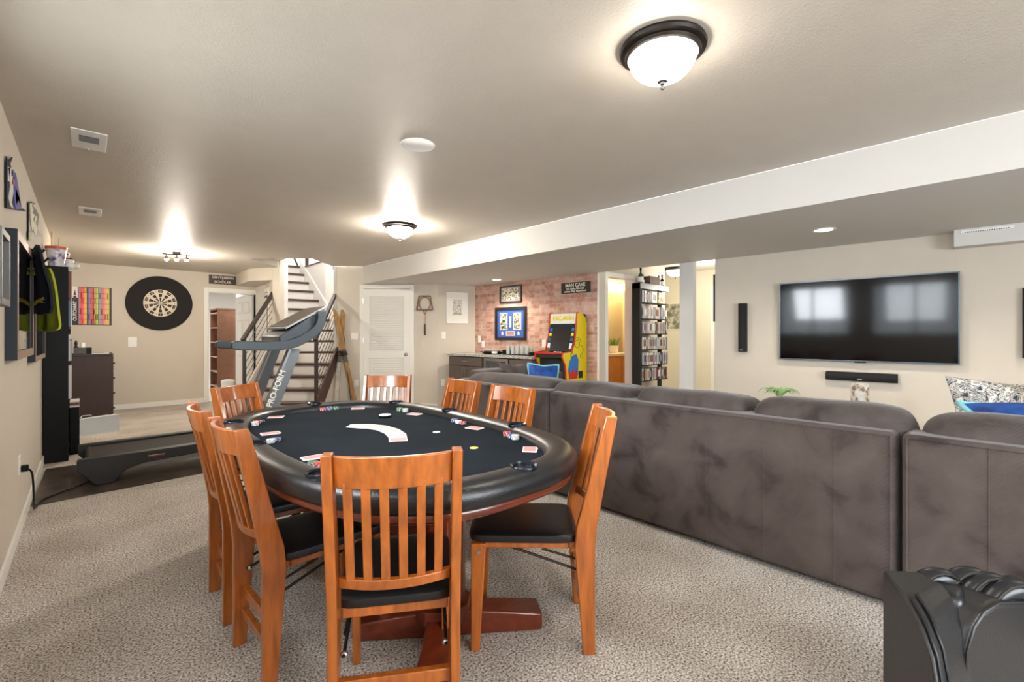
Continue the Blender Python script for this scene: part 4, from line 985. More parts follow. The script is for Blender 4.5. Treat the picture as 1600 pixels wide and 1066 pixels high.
# racket in press
xr, zr = onwall(664, 495, D1, D2)
t = wthing('tennis_racket', 'antique tennis racket in a wooden press hung by the louvered door', 'racket', D1, D2, xr, 0)
OLD = mat('old_wood', (126, 96, 74), 0.6, var=0.2, vs=14)
g = G(); zt, zb_ = 1.930, 1.695
g.bar((-0.088, -0.03, zt), (0.088, -0.03, zt), 0.03, 0.026, OLD); g.bar((-0.135, -0.03, zb_), (0.135, -0.03, zb_), 0.03, 0.024, OLD); g.bar((-0.092, -0.03, zt), (-0.138, -0.03, zb_), 0.03, 0.024, OLD); g.bar((0.092, -0.03, zt), (0.138, -0.03, zb_), 0.03, 0.024, OLD)
g.build('racket_press', t, bevel=0.002)
g = G(); pts = [(0.092 * math.cos(k * math.pi / 14), -0.018, 1.80 + 0.115 * math.sin(k * math.pi / 14)) for k in range(28)]; g.tube(pts, 0.008, OLD, 8, closed=True)
g.tube([(-0.06, -0.018, 1.712), (-0.02, -0.018, 1.665), (0, -0.018, 1.60)], 0.007, OLD, 8); g.tube([(0.06, -0.018, 1.712), (0.02, -0.018, 1.665), (0, -0.018, 1.60)], 0.007, OLD, 8); g.tube([(0, -0.018, 1.62), (0, -0.018, 1.45)], 0.011, mat('pale_wood', (198, 168, 138), 0.6), 10); g.build('racket_frame', t)
g = G(); 
for k in range(-6, 7): h = 0.105 * math.sqrt(max(0, 1 - (k * 0.0135 / 0.09) ** 2)); g.tube([(k * 0.0135, -0.018, 1.80 - h), (k * 0.0135, -0.018, 1.80 + h)], 0.0009, PAPER, 4)
for k in range(-7, 8): h = 0.088 * math.sqrt(max(0, 1 - (k * 0.0145 / 0.112) ** 2)); g.tube([(-h, -0.018, 1.80 + k * 0.0145), (h, -0.018, 1.80 + k * 0.0145)], 0.0009, PAPER, 4)
g.build('strings', t)
g = G(); g.tube([(0, -0.02, 1.45), (0.004, -0.02, 1.26)], [0.014, 0.017], mat('grip_dark', (74, 62, 54), 0.7), 12); g.build('grip', t)

# skis crossed against the diagonal wall
SKI = mat('ski_wood', (170, 132, 84), 0.5, var=0.25, vs=10, stretch=(3, 3, 0.6))
def ski(lab, xb0, xt, z1, yb0, yt, tipm):
    t = wthing('wooden_ski', lab, 'ski', D1, D2, 0, 0, 'pair of old skis leaning on the diagonal wall')
    B0 = Vector((xb0, -yb0, 0.0)); T0 = Vector((xt, -yt, z1)); d = (T0 - B0).normalized(); s_ = d.cross(Vector((0, 1, 0))).normalized(); n = s_.cross(d); L = (T0 - B0).length
    def st(a, b, w0, w1, m, nm, off=0.0, th=0.012):
        g = G(); P0 = B0 + d * a + n * off; P1 = B0 + d * b + n * off
        g.hexa([P0 - s_ * w0, P0 + s_ * w0, P0 + s_ * w0 + n * th, P0 - s_ * w0 + n * th], [P1 - s_ * w1, P1 + s_ * w1, P1 + s_ * w1 + n * th, P1 - s_ * w1 + n * th], m); g.build(nm, t, bevel=0.002)
    g = G(); v = []; prof = [(0, .038), (0.5, .034), (L * 0.5, .034), (L - 0.28, .042), (L - 0.10, .040), (L - 0.03, .026), (L, .006)]
    f = []
    for a, w_ in prof:
        up = max(0, a - (L - 0.25)) ** 2 * 0.9
        P0 = B0 + d * a - Vector((0, 1, 0)) * up
        v += [P0 - s_ * w_, P0 + s_ * w_, P0 + s_ * w_ + n * 0.012, P0 - s_ * w_ + n * 0.012]
    for i in range(len(prof) - 1):
        for k in range(4): f.append((i * 4 + k, i * 4 + (k + 1) % 4, i * 4 + 4 + (k + 1) % 4, i * 4 + 4 + k))
    f += [(3, 2, 1, 0), tuple(range(len(v) - 4, len(v)))]
    g.add(v, f, SKI); g.build('ski_body', t, bevel=0.002)
    if tipm: st(0.02, L * 0.47, .0365, .0335, mat('worn_paint', (196, 192, 184), 0.6, var=0.2, vs=18), 'worn_paint', -0.0135 if n.y > 0 else 0.0125, 0.001); st(L - 0.16, L - 0.14, .041, .0415, PAPER, 'tip_band', -0.0135 if n.y > 0 else 0.0125, 0.001)
    st(L * 0.47, L * 0.60, .030, .028, mat('binding_grey', (120, 122, 120), 0.4, 0.6), 'binding_plate', -0.010 if n.y > 0 else 0.012, 0.010)
    g = G(); c_ = B0 + d * (L * 0.56)
    for k in range(3): pts = [c_ + s_ * (0.055 + 0.01 * k) * math.cos(q * 0.7) + d * 0.04 * math.sin(q * 0.7 + k) - Vector((0, 0.028 + 0.008 * k, 0)) for q in range(10)]; g.tube(pts, 0.004, IRON, 6)
    g.build('binding_cable', t)
    return t
def wx(px, py): return onwall(px, py, D1, D2)[0]
ski('old wooden ski standing nearly upright beside the stair post', wx(530, 622), wx(538, 466), 1.70, 0.16, 0.035, True)
ski('old wooden ski with yellow-brown tail slanting to the right', wx(560, 625), wx(526, 462), 1.71, 0.10, 0.075, None)
ski_p = wthing('ski_pole', 'thin dark ski pole leaning beside the crossed skis', 'ski pole', D1, D2, 0, 0)
g = G(); g.tube([(wx(553, 600) , -0.12, 0.02), (wx(539, 520), -0.05, 1.28)], 0.006, IRON, 8); g.build('shaft', ski_p)
g = G(); g.lathe([(0.012, -0.006), (0.05, -0.004), (0.05, 0.004), (0.012, 0.006)], (wx(552, 598), -0.113, 0.14), IRON, 16); g.build('basket', ski_p)

# ------------------------------------------------------------------ arcade cabinet
YEL = mat('arcade_yellow', (236, 214, 12), 0.35); RED = mat('arcade_red', (206, 34, 34), 0.4); ABLK = mat('arcade_black', (20, 20, 22), 0.5); ABLU = mat('arcade_blue', (24, 118, 206), 0.4); ADB = mat('arcade_panel', (14, 30, 44), 0.3)
xa_ = onwall(918, 560, A, BW)[0]; 
arc_w = 0.50
t = bthing('arcade_machine', 'yellow and black arcade cabinet standing against the brick wall', 'arcade machine', xa_ - arc_w - 0.0)
# side profile in (y, z): y negative into the room
prof = [(-0.02, 0.02), (-0.02, 1.50), (-0.045, 1.555), (-0.10, 1.585), (-0.30, 1.592), (-0.325, 1.592), (-0.355, 1.45), (-0.36, 1.38), (-0.33, 1.20), (-0.355, 1.08), (-0.37, 1.03), (-0.60, 0.985), (-0.61, 0.95), (-0.545, 0.84), (-0.53, 0.76), (-0.53, 0.02)]
prof = [(-0.02, 0.02), (-0.02, 1.42), (-0.05, 1.51), (-0.13, 1.565), (-0.22, 1.575), (-0.245, 1.575), (-0.255, 1.50), (-0.265, 1.40), (-0.275, 1.28), (-0.305, 1.15), (-0.36, 1.035), (-0.565, 1.02), (-0.575, 0.96), (-0.51, 0.85), (-0.495, 0.76), (-0.495, 0.02)]
for x0, nm in ((0.0, 0), (arc_w - 0.018, 1)):
    g = G(); g.prism(prof, x0, x0 + 0.018, YEL, 'x'); s_ = g.build('side_panel', t)
    g = G(); g.tube([(x0 + 0.009, y, z) for y, z in prof[4:]], 0.0105, RED, 6); g.build('red_edging', s_)
    if nm:
        X = arc_w + 0.001; g = G()
        def pb(pts, m, xx): g.prism(pts, xx, xx + 0.0012, m, 'x')
        pb([(-0.42 + 0.0, 0.66), (-0.46, 0.78), (-0.43, 0.90), (-0.36, 0.98), (-0.27, 1.0), (-0.22, 0.92), (-0.23, 0.70)], ABLU, X)
        pb([(-0.44, 0.66), (-0.45, 0.78), (-0.38, 0.74), (-0.36, 0.80), (-0.31, 0.74), (-0.27, 0.82), (-0.24, 0.66)], RED, X + 0.0014)
        pb([(-0.22, 0.66), (-0.22, 0.76), (-0.12, 0.76), (-0.12, 0.66)], ABLK, X)
        g.build('side_artwork', s_)
        g = G()
        for (cy, cz, r_, a0, a1) in ((-0.25, 1.13, 0.10, 20, 170), (-0.33, 1.06, 0.07, 60, 230), (-0.17, 1.06, 0.06, -60, 110), (-0.25, 1.14, 0.055, 0, 360), (-0.37, 0.99, 0.03, 0, 300), (-0.15, 0.97, 0.03, 0, 330)):
            g.tube([(X + 0.001, cy + r_ * math.cos(R(a0 + (a1 - a0) * k / 12)), cz + r_ * math.sin(R(a0 + (a1 - a0) * k / 12))) for k in range(13)], 0.0028, ABLK, 5)
        g.build('line_artwork', s_)
g = G(); g.box(0.018, arc_w - 0.018, -0.480, -0.03, 0.02, 0.94, ABLK); g.box(0.018, arc_w - 0.018, -0.565, -0.02, 0.95, 1.015, ABLK); g.box(0.018, arc_w - 0.018, -0.20, -0.025, 1.015, 1.56, ABLK); g.build('cabinet_body', t)
g = G(); g.hexa([(0.018, -0.235, 1.425), (arc_w - 0.018, -0.235, 1.425), (arc_w - 0.018, -0.20, 1.425), (0.018, -0.20, 1.425)], [(0.018, -0.240, 1.565), (arc_w - 0.018, -0.240, 1.565), (arc_w - 0.018, -0.20, 1.565), (0.018, -0.20, 1.565)], mat('marquee_white', (236, 236, 232), 0.4)); mq = g.build('marquee', t)
o = text('lettering', 'PAC-MAN', 0.092, (arc_w / 2, -0.2425, 1.500), YEL, mq, bold=0.004, sx=0.92); 
g = G(); 
def scr(y0, y1, x0, x1, m, off=0.0):    # sloped screen surround from z 1.04 to 1.42
    def yy(z): return -0.245 - (1.42 - z) * 0.26 - off
    g.hexa([(x0, yy(y0), y0), (x1, yy(y0), y0), (x1, yy(y0) + 0.006, y0), (x0, yy(y0) + 0.006, y0)], [(x0, yy(y1), y1), (x1, yy(y1), y1), (x1, yy(y1) + 0.006, y1), (x0, yy(y1) + 0.006, y1)], m)
scr(1.035, 1.42, 0.018, arc_w - 0.018, ADB); bz = g.build('screen_surround', t)
g = G(); scr(1.07, 1.385, 0.10, arc_w - 0.10, mat('arcade_screen', (34, 32, 32), 0.25), 0.003); g.build('screen', t)
g = G()
for k, (m, z) in enumerate(((ABLU, 1.34), (YEL, 1.27), (mat('arcade_teal', (30, 96, 120), 0.5), 1.20), (WHITE, 1.11))):
    for xx in (0.055, arc_w - 0.055): scr(z - (0.04 if m == WHITE else 0.02), z + (0.04 if m == WHITE else 0.02), xx - 0.022, xx + 0.022, m, 0.004)
g.build('screen_artwork', bz)
g = G(); g.box(0.018, arc_w - 0.018, -0.567, -0.36, 1.015, 1.022, ADB); dk = g.build('control_deck', t)
g = G(); g.tube([(0.15, -0.46, 1.022), (0.15, -0.46, 1.065)], 0.005, METAL, 8); g.ell((0.15, -0.46, 1.075), (0.018, 0.018, 0.018), RED); g.build('joystick', t)
for xx in (0.27, 0.31, 0.35, 0.39):
    g = G(); g.lathe([(0, 0), (0.014, 0), (0.013, 0.012), (0, 0.013)], (xx, -0.46 - 0.02 * (xx > 0.3), 1.022), WHITE, 14); g.build('push_button', t)
g = G(); g.box(0.0, arc_w, -0.580, -0.567, 1.005, 1.028, RED); g.build('front_edging', t)
g = G(); g.ell((0.33, -0.483, 0.70), (0.055, 0.004, 0.03), YEL); g.build('front_emblem', t)

# ------------------------------------------------------------------ media tower with cases, bottles on top
MT = thing('media_tower', 'tall black open media tower standing in front of the bathroom wall', 'shelf', (5.90, 3.74, 0))
mw, mdp, mh = 0.80, 0.13, 2.02
g = G(); g.box(0, 0.05, 0, mdp, 0, mh, BLACKM); g.build('side_upright', MT); g = G(); g.box(mw - 0.10, mw, 0.112, mdp, 0, mh, BLACKM); g.build('side_upright', MT)
g = G(); g.box(0.0, mw + 0.01, -0.01, mdp, mh - 0.085, mh, mat('tower_top', (58, 54, 50), 0.4)); g.build('top_board', MT, bevel=0.003)
zs = [1.745, 1.505, 1.285, 1.055, 0.825, 0.595]
for z in zs: g = G(); g.box(0.05, mw - 0.02, 0, 0.11, z - 0.015, z, BLACKM); g.build('shelf_board', MT)
cols = {'white': (224, 222, 216), 'pale grey': (176, 178, 182), 'blue': (110, 132, 168), 'black': (46, 44, 46), 'beige': (196, 176, 152), 'dark red': (128, 72, 66), 'lavender': (166, 158, 178)}
cm = {k: mat('case_' + k.replace(' ', '_'), v, 0.5) for k, v in cols.items()}
rnd = random.Random(11); keys = list(cols)
protoD = {}
for r_, z in enumerate(zs):
    x = 0.055; k = 0
    while x < (0.44 if r_ == 0 else mw - 0.04):
        wd = rnd.choice((0.017, 0.024, 0.030, 0.036)); hh = 0.175 if r_ else rnd.choice((0.15, 0.165)); c_ = rnd.choices(keys, (5, 4, 2, 2, 3, 1, 2))[0]
        if r_ == 5: c_ = rnd.choices(keys, (1, 2, 1, 5, 2, 3, 1))[0]
        k += 1; g = G(); g.box(0, wd - 0.0015, 0, 0.10, 0, hh, cm[c_]); g.box(0.002, wd - 0.0035, -0.0006, 0, hh * 0.25, hh * 0.8, cm[rnd.choice(keys)])
        o = g.build('media_case', loc=(5.90 + x, 3.745 - 0.02 * rnd.random(), z + 0.0003)); tag(o, '%s spined case, %s from the left on the %s shelf of the black tower' % (c_, nth(k), nth(r_ + 1)), 'media case', 'media cases in the black tower'); x += wd
g = G(); g.box(0.0, 0.14, 0, 0.012, 0, 0.17, splotch('cover_art', [(0.4, (120, 70, 40)), (0.5, (214, 160, 90)), (0.6, (226, 206, 170))], 20, 0.5)); o = g.build('media_case', loc=(5.90 + 0.52, 3.75, zs[0] + 0.002)); o.rotation_euler = (0, R(8), 0)
tag(o, 'case shown cover forward with orange artwork on the top shelf', 'media case', 'media cases in the black tower')
def bottle(lab, x, y, z, cbody, clab, sc=1.0, grp=None):
    t = thing('liquor_bottle', lab, 'bottle', (x, y, z), 0, grp)
    g = G(); g.lathe([(0, 0), (0.032 * sc, 0), (0.034 * sc, 0.01), (0.034 * sc, 0.10 * sc), (0.012 * sc, 0.135 * sc), (0.011 * sc, 0.17 * sc), (0, 0.17 * sc)], (0, 0, 0), cbody, 18); g.build('bottle_glass', t)
    g = G(); g.lathe([(0, 0.165 * sc), (0.014 * sc, 0.165 * sc), (0.014 * sc, 0.20 * sc), (0, 0.20 * sc)], (0, 0, 0), IRON, 14); g.build('bottle_cap', t)
    g = G(); g.lathe([(0.0345 * sc, 0.02 * sc), (0.0348 * sc, 0.085 * sc)], (0, 0, 0), clab, 18); g.build('label', t)
    return t
GG = mat('green_glass', (34, 84, 62), 0.12)
bottle('green bottle with white label at the left on top of the black tower', 6.02, 3.80, mh, GG, PAPER, 1.15); bottle('small dark bottle second from left on top of the tower', 6.10, 3.81, mh, BLACK, PAPER, 0.7)
bottle('small bottle with white label right of the wooden box on the tower', 6.52, 3.80, mh, mat('brown_glass', (60, 40, 28), 0.15), PAPER, 0.8); bottle('dark miniature bottle at the right end of the tower top', 6.62, 3.80, mh, BLACK, PAPER, 0.9)
t = thing('wooden_crate', 'small brown wooden crate between the bottles on top of the tower', 'crate', (6.31, 3.80, mh)); g = G(); g.box(-0.14, 0.14, -0.06, 0.06, 0, 0.12, mat('crate_wood', (92, 70, 58), 0.7, var=0.25, vs=20)); g.build('box_body', t, bevel=0.003)
g = G(); 
for z in (0.03, 0.09): g.box(-0.143, 0.143, -0.063, 0.063, z - 0.003, z + 0.003, ESP)
g.build('straps', t)

# ------------------------------------------------------------------ hall and bathroom contents
def dome(name, lab, x, y, z, sc, grp=None, gm=None):
    t = thing(name, lab, 'ceiling light', (x, y, z), 0, grp)
    g = G(); g.lathe([(0, 0), (0.200, 0), (0.205, -0.012), (0.200, -0.026), (0.180, -0.034), (0.176, -0.048), (0.165, -0.052), (0.160, -0.048)], (0, 0, 0), IRON, 48); o = g.build('rim', t); o.scale = (sc, sc, sc)
    pr = [(0.158, -0.046)] + [(0.158 * math.cos(R(a)), -0.046 - 0.120 * math.sin(R(a))) for a in range(8, 91, 6)]
    g = G(); g.lathe(pr + [(0.0, -0.166)], (0, 0, 0), gm or LIGHTM, 48); o = g.build('glass_bowl', t); o.scale = (sc, sc, sc)
    g = G(); g.lathe([(0.0, -0.158), (0.024, -0.162), (0.024, -0.170), (0.014, -0.174), (0.012, -0.184), (0.006, -0.188), (0.011, -0.196), (0.008, -0.206), (0, -0.208)], (0, 0, 0), mat('finial_pewter', (96, 94, 92), 0.35, 0.8), 20); o = g.build('finial', t); o.scale = (sc, sc, sc)
    return t
def pt(x, y, z, e, c=NEUT, s=0.12): lamp('room_lamp', 'POINT', (x, y, z), e, c, s)
X, Y, _ = atz(1035, 74, H); dome('dome_light', 'large dome ceiling light with dark rim, nearest the viewer', X, Y, H, 0.84); LP1 = (X, Y)
X, Y, _ = atz(625, 352, H); dome('dome_light', 'smaller-looking dome ceiling light over the room centre, near the round speaker', X, Y, H, 0.84, gm=LIGHTF); LP2 = (X, Y)
dome('dome_light', 'dome light on the hall ceiling seen above the black media tower', 7.62, 4.12, H, 0.95, gm=LIGHTH)
t = wthing('wall_picture', 'pale landscape picture on the hall wall behind the media tower', 'framed picture', Vector((8.3, 6.6)), Vector((8.3, 0)), 6.6 - 4.52, 1.62)
picture('', '', '', t, 0.46, 0.50, 0.012, WHITE, 0.02, PHOTO_C)
# vanity
VY = 5.19
van = thing('bathroom_vanity', 'honey coloured vanity cabinet with pale top in the lit bathroom', 'vanity', (6.2, VY, 0)); HON = mat('honey_maple', (214, 150, 78), 0.4, var=0.08, vs=8)
g = G(); g.box(0, 1.15, -0.55, 0, 0.0, 0.91, HON); g.build('body', van)
for x0 in (0.03, 0.55):
    g = G(); g.box(x0, x0 + 0.50, -0.57, -0.551, 0.10, 0.87, HON); g.box(x0 + 0.07, x0 + 0.43, -0.574, -0.57, 0.17, 0.80, HON); g.build('door', van, bevel=0.003)
g = G(); g.box(-0.01, 1.16, -0.58, 0, 0.91, 0.95, mat('vanity_top', (236, 226, 208), 0.2)); g.build('countertop', van)
t = thing('mirror', 'large mirror above the honey vanity reflecting the bathroom door', 'mirror', (7.1, VY, 1.55)); g = G(); g.box(-0.55, 0.48, -0.012, 0, -0.6, 0.50, MIRROR); g.build('mirror_glass', t)
t = thing('vanity_light', 'glowing vanity light bar above the bathroom mirror', 'wall light', (7.25, VY, 2.20)); g = G(); g.box(-0.45, 0.45, -0.03, 0, -0.03, 0.03, METAL); g.build('back_plate', t)
for k in range(3): g = G(); g.lathe([(0.04, 0.0), (0.07, -0.10), (0.075, -0.13), (0.0, -0.13)], (-0.3 + 0.3 * k, -0.09, 0.04), BATHG, 18); g.build('glass_shade', t)
gp_ = thing('grass_plant', 'green potted grass in a white pot on the bathroom vanity', 'plant', (aty(959, 545, 4.85)[0], 4.85, 0.95)); g = G(); g.lathe([(0, 0), (0.07, 0), (0.085, 0.13), (0.075, 0.13), (0, 0.11)], (0, 0, 0), WHITE, 24); g.build('pot', gp_)
g = G(); rnd = random.Random(2)
for k in range(90):
    a = rnd.random() * 6.28; r0 = rnd.random() * 0.07; L = rnd.uniform(0.08, 0.17); bx_, by_ = r0 * math.cos(a), r0 * math.sin(a)
    g.tube([(bx_, by_, 0.11), (bx_ * 1.5 , by_ * 1.5, 0.11 + L * 0.6), (bx_ * 2.3, by_ * 2.3, 0.11 + L)], [0.004, 0.003, 0.0008], mat('grass_green', (120, 156, 66), 0.6), 4)
g.build('grass_blades', gp_)

# ------------------------------------------------------------------ ceiling fixtures
t = thing('ceiling_speaker', 'round white speaker grille set in the ceiling', 'ceiling speaker', atz(653, 226.5, H)[:2] + (H,))
g = G(); g.lathe([(0, -0.002), (0.098, -0.002), (0.103, -0.004), (0.106, 0.0), (0.0, 0.0)], (0, 0, 0), WHITE, 48); g.build('grille', t)
for lab, y in (('larger white square vent in the ceiling near the left wall', 3.808), ('smaller-looking white vent farther along the left ceiling', 5.995)):
    t = thing('ceiling_vent', lab, 'vent', ((0.012 if y < 5 else 0.026), y, H), R(180))
    g = G(); g.box(-0.080, 0.080, -0.175, 0.175, -0.007, 0, WHITE); g.build('vent_frame', t, bevel=0.002)
    g = G(); g.box(-0.045, 0.045, -0.02, 0.085, -0.009, -0.007, mat('vent_dark', (84, 82, 80), 0.6)); g.build('vent_opening', t)
    g = G()
    for k in range(9): g.box(-0.045, 0.045, -0.015 + k * 0.011, -0.011 + k * 0.011, -0.012, -0.009, mat('vent_slat', (128, 128, 126), 0.5))
    g.build('vent_slats', t)
    g = G(); g.box(-0.004, 0.004, -0.172, -0.155, -0.013, -0.007, WHITE); g.build('lever', t)
def can(lab, x, y, z=LOW):
    t = thing('recessed_light', lab, 'recessed light', (x, y, z)); g = G(); g.lathe([(0.062, -0.001), (0.066, -0.006), (0.085, -0.006), (0.088, 0.0), (0.062, 0.0)], (0, 0, 0), WHITE, 32); g.build('trim_ring', t)
    g = G(); g.lathe([(0, -0.003), (0.062, -0.003), (0.062, 0.0), (0, 0.0)], (0, 0, 0), CANM, 32); g.build('lit_lens', t)
    lamp('recessed_lamp', 'SPOT', (x, y, z - 0.02), 32, (1, 0.90, 0.76), 0.06, rot=(0, 0, 0), spot=R(140))
X, Y, _ = atz(1287, 359, LOW); can('lit recessed light in the low ceiling over the television side', X, Y)
X, Y, _ = atz(776, 437, LOW); can('lit recessed light in the low ceiling over the bar counter', X, Y)
can('recessed light in the low ceiling, outside the frame', 4.55, -0.9)
# track light
X, Y, _ = atz(276, 394, H)
t = thing('track_light', 'small bronze track light with lit bulbs above the dartboard', 'ceiling light', (X, Y, H))
aT = math.atan2(atz(295, 397, H)[1] - atz(257, 395, H)[1], atz(295, 397, H)[0] - atz(257, 395, H)[0]); t.rotation_euler = (0, 0, aT)
g = G(); g.tube([(-0.17, 0, -0.03), (-0.08, 0.02, -0.035), (0.0, 0, -0.03), (0.08, -0.02, -0.035), (0.17, 0, -0.03)], 0.010, IRON, 8); g.lathe([(0, -0.03), (0.05, -0.026), (0.055, 0), (0, 0)], (0, 0, 0), IRON, 24); g.build('track_bar', t)
for xx in (-0.12, 0.0, 0.12):
    g = G(); g.tube([(xx, 0, -0.03), (xx, 0, -0.075)], 0.008, IRON, 8); g.lathe([(0.0, -0.07), (0.02, -0.072), (0.030, -0.10), (0.028, -0.10), (0, -0.085)], (xx, 0, 0), IRON, 18); hd = g.build('lamp_head', t)
    g = G(); g.ell((xx, 0, -0.105), (0.026, 0.026, 0.026), BULB if xx < 0.1 else mat('dim_bulb', (255, 240, 215), 0.3, emit=(255, 236, 200), es=8)); g.build('bulb', hd)
lamp('track_lamp', 'POINT', (X, Y, H - 0.22), 40, (1.0, 0.91, 0.79), 0.05)

# ------------------------------------------------------------------ dartboard wall
t = thing('dartboard', 'round dartboard in a big black surround on the far wall', 'dartboard', (0.968, BY, 1.828))
g = G(); g.T = Matrix.Rotation(R(90), 4, 'X'); g.lathe([(0, 0.002), (0.476, 0.002), (0.480, 0.01), (0.476, 0.035), (0.0, 0.035)], (0, 0, 0), mat('black_foam', (28, 24, 24), 0.85), 72); g.T = None; g.build('surround', t)
CR = mat('board_cream', (226, 212, 190), 0.7); BK = mat('board_black', (36, 32, 32), 0.7)
g = G(); g.T = Matrix.Rotation(R(90), 4, 'X'); g.lathe([(0, 0.03), (0.237, 0.03), (0.240, 0.05), (0.228, 0.052), (0, 0.052)], (0, 0, 0), CR, 60); g.T = None; bd = g.build('board', t)
g = G()
for k in range(20):
    a0, a1 = R(18 * k - 9), R(18 * k + 9)
    g.disc((0, 0), 0.183, 0.226, a0, a1, -0.0525, BK if k % 2 == 0 else CR, 3)
    if k % 2 == 0:
        g.disc((0, 0), 0.022, 0.098, a0, a1, -0.0525, BK, 3); g.disc((0, 0), 0.108, 0.165, a0, a1, -0.0525, BK, 3)
g.disc((0, 0), 0.0, 0.010, 0, R(360), -0.053, mat('bull_red', (170, 50, 44), 0.6), 14); g.build('segments', bd)
nums = [20, 1, 18, 4, 13, 6, 10, 15, 2, 17, 3, 19, 7, 16, 8, 11, 14, 9, 12, 5]
for k, nn in enumerate(nums):
    a = R(18 * k); text('number', str(nn), 0.034, (0.205 * math.sin(a), -0.056, 0.205 * math.cos(a)), CR if k % 2 == 0 else BK, bd, ext=0.0003)
# dart out chart poster
t = thing('dart_chart_poster', 'colourful dart out chart poster on the far wall left of the dartboard', 'poster', (0.07, BY, 1.738)); W_, H_ = 0.49, 0.625
g = G(); g.box(-W_ / 2, W_ / 2, -0.004, 0, -H_ / 2, H_ / 2, mat('poster_black', (40, 34, 34), 0.5)); g.build('backing', t)
g = G(); stops = [[(150, 150, 176), (236, 92, 108), (236, 70, 92), (244, 120, 100), (246, 180, 90), (238, 200, 100)], [(140, 146, 190), (190, 110, 150), (232, 90, 90), (236, 140, 110), (160, 190, 90), (214, 210, 100)], [(150, 170, 190), (190, 130, 160), (232, 120, 120), (240, 160, 120), (230, 190, 110), (214, 200, 110)]]
cid = 0
for b_i, (xa_, xb_) in enumerate(((-0.165, -0.065), (-0.045, 0.075), (0.085, 0.215))):
    for i in range(12):
        u = i / 11 * 5; k = min(int(u), 4); fr_ = u - k; c1, c2 = stops[b_i][k], stops[b_i][k + 1]; cc = tuple(int(c1[j] + (c2[j] - c1[j]) * fr_) for j in range(3))
        m = mat('poster_tint_%s_%s' % ('abc'[b_i], 'abcdefghijkl'[i]), cc, 0.5)
        x0 = xa_ + (xb_ - xa_) * i / 12; x1 = xa_ + (xb_ - xa_) * (i + 1) / 12
        for r_ in range(7):
            z0 = -H_ / 2 + 0.008 + r_ * (H_ - 0.016) / 7; g.box(x0, x1, -0.005, -0.004, z0 + 0.002, z0 + (H_ - 0.016) / 7 - 0.002, m)
g.build('chart_cells', t)
g = G(); g.box(-W_ / 2 , -0.172, -0.0048, -0.004, 0.13, H_ / 2 , PAPER); g.build('dart_panel', t)
g = G(); g.prism([(-0.208, 0.27), (-0.224, 0.17), (-0.192, 0.17)], -0.0056, -0.0048, mat('dart_brown', (90, 40, 40), 0.5), 'y'); g.prism([(-0.226, 0.16), (-0.190, 0.16), (-0.188, 0.09), (-0.228, 0.09)], -0.0056, -0.004, mat('dart_brown', (90, 40, 40), 0.5), 'y'); g.build('dart_drawing', t)
text('lettering', 'OUTCHART', 0.062, (-0.207, -0.0058, -0.085), PAPER, t, rot=(R(90), R(-90), 0), ext=0.0004, sx=0.95, bold=0.001)
# sign above the office door
t = thing('wall_sign', 'dark sign with worn pale lettering above the open office door', 'sign', (1.930, BY, 2.318)); W_ = 0.45
g = G(); g.box(-W_ / 2, W_ / 2, -0.015, 0, -0.085, 0.085, mat('sign_board', (66, 58, 54), 0.6, var=0.2)); g.build('board', t)
PL = mat('pale_lettering', (206, 192, 184), 0.6)
text('lettering', 'GENTLEMAN', 0.062, (0, -0.017, 0.042), PL, t, sx=1.0, bold=0.002); text('lettering', '&', 0.04, (0, -0.017, 0.0), PL, t); text('lettering', 'SCHOLAR', 0.062, (0, -0.017, -0.045), PL, t, sx=1.0, bold=0.002)

# office things
q = Vector((2.217, 12.35, 0))
t = thing('bookcase', 'tall brown bookcase seen from its side in the office beyond', 'bookcase', (2.0, 12.2, 0)); BKW = mat('bookcase_wood', (128, 86, 62), 0.5, var=0.12, vs=8)
xf0, xf1 = aty(339.5, 500, 12.2)[0] - 2.0, aty(374, 500, 12.2)[0] - 2.0
hz = 1.84
g = G(); g.box(xf0, xf1, 0, 0.02, 0, hz, BKW); g.box(xf0, xf1, 0.78, 0.80, 0, hz, BKW); g.box(xf1 - 0.01, xf1, 0.02, 0.78, 0, hz, BKW); g.box(xf0 - 0.015, xf1, -0.01, 0.81, hz, hz + 0.03, BKW); g.build('carcass', t)
for k in range(6): z = 0.08 + k * 0.335; g = G(); g.box(xf0, xf1 - 0.01, 0.02, 0.78, z, z + 0.02, mat('shelf_edge', (196, 164, 140), 0.5)); g.build('shelf', t)
q = aty(356, 594, 11.35)
t = thing('waste_bin', 'white plastic bin with handle on the office floor', 'bin', (q[0], 11.35, 0))
g = G(); g.lathe([(0, 0.0), (0.10, 0.0), (0.125, 0.26), (0.13, 0.28), (0.12, 0.28), (0.10, 0.02), (0, 0.02)], (0, 0, 0), WHITE, 28); g.build('bin_body', t); g = G(); g.lathe([(0.13, 0.28), (0.12, 0.31), (0.05, 0.325), (0, 0.325)], (0, 0, 0), WHITE, 28); g.build('lid', t)
g = G(); g.tube([(0.125, 0, 0.25), (0.185, 0, 0.24), (0.185, 0, 0.08), (0.115, 0, 0.06)], 0.010, mat('bin_handle', (120, 116, 112), 0.5), 8); g.build('handle', t)

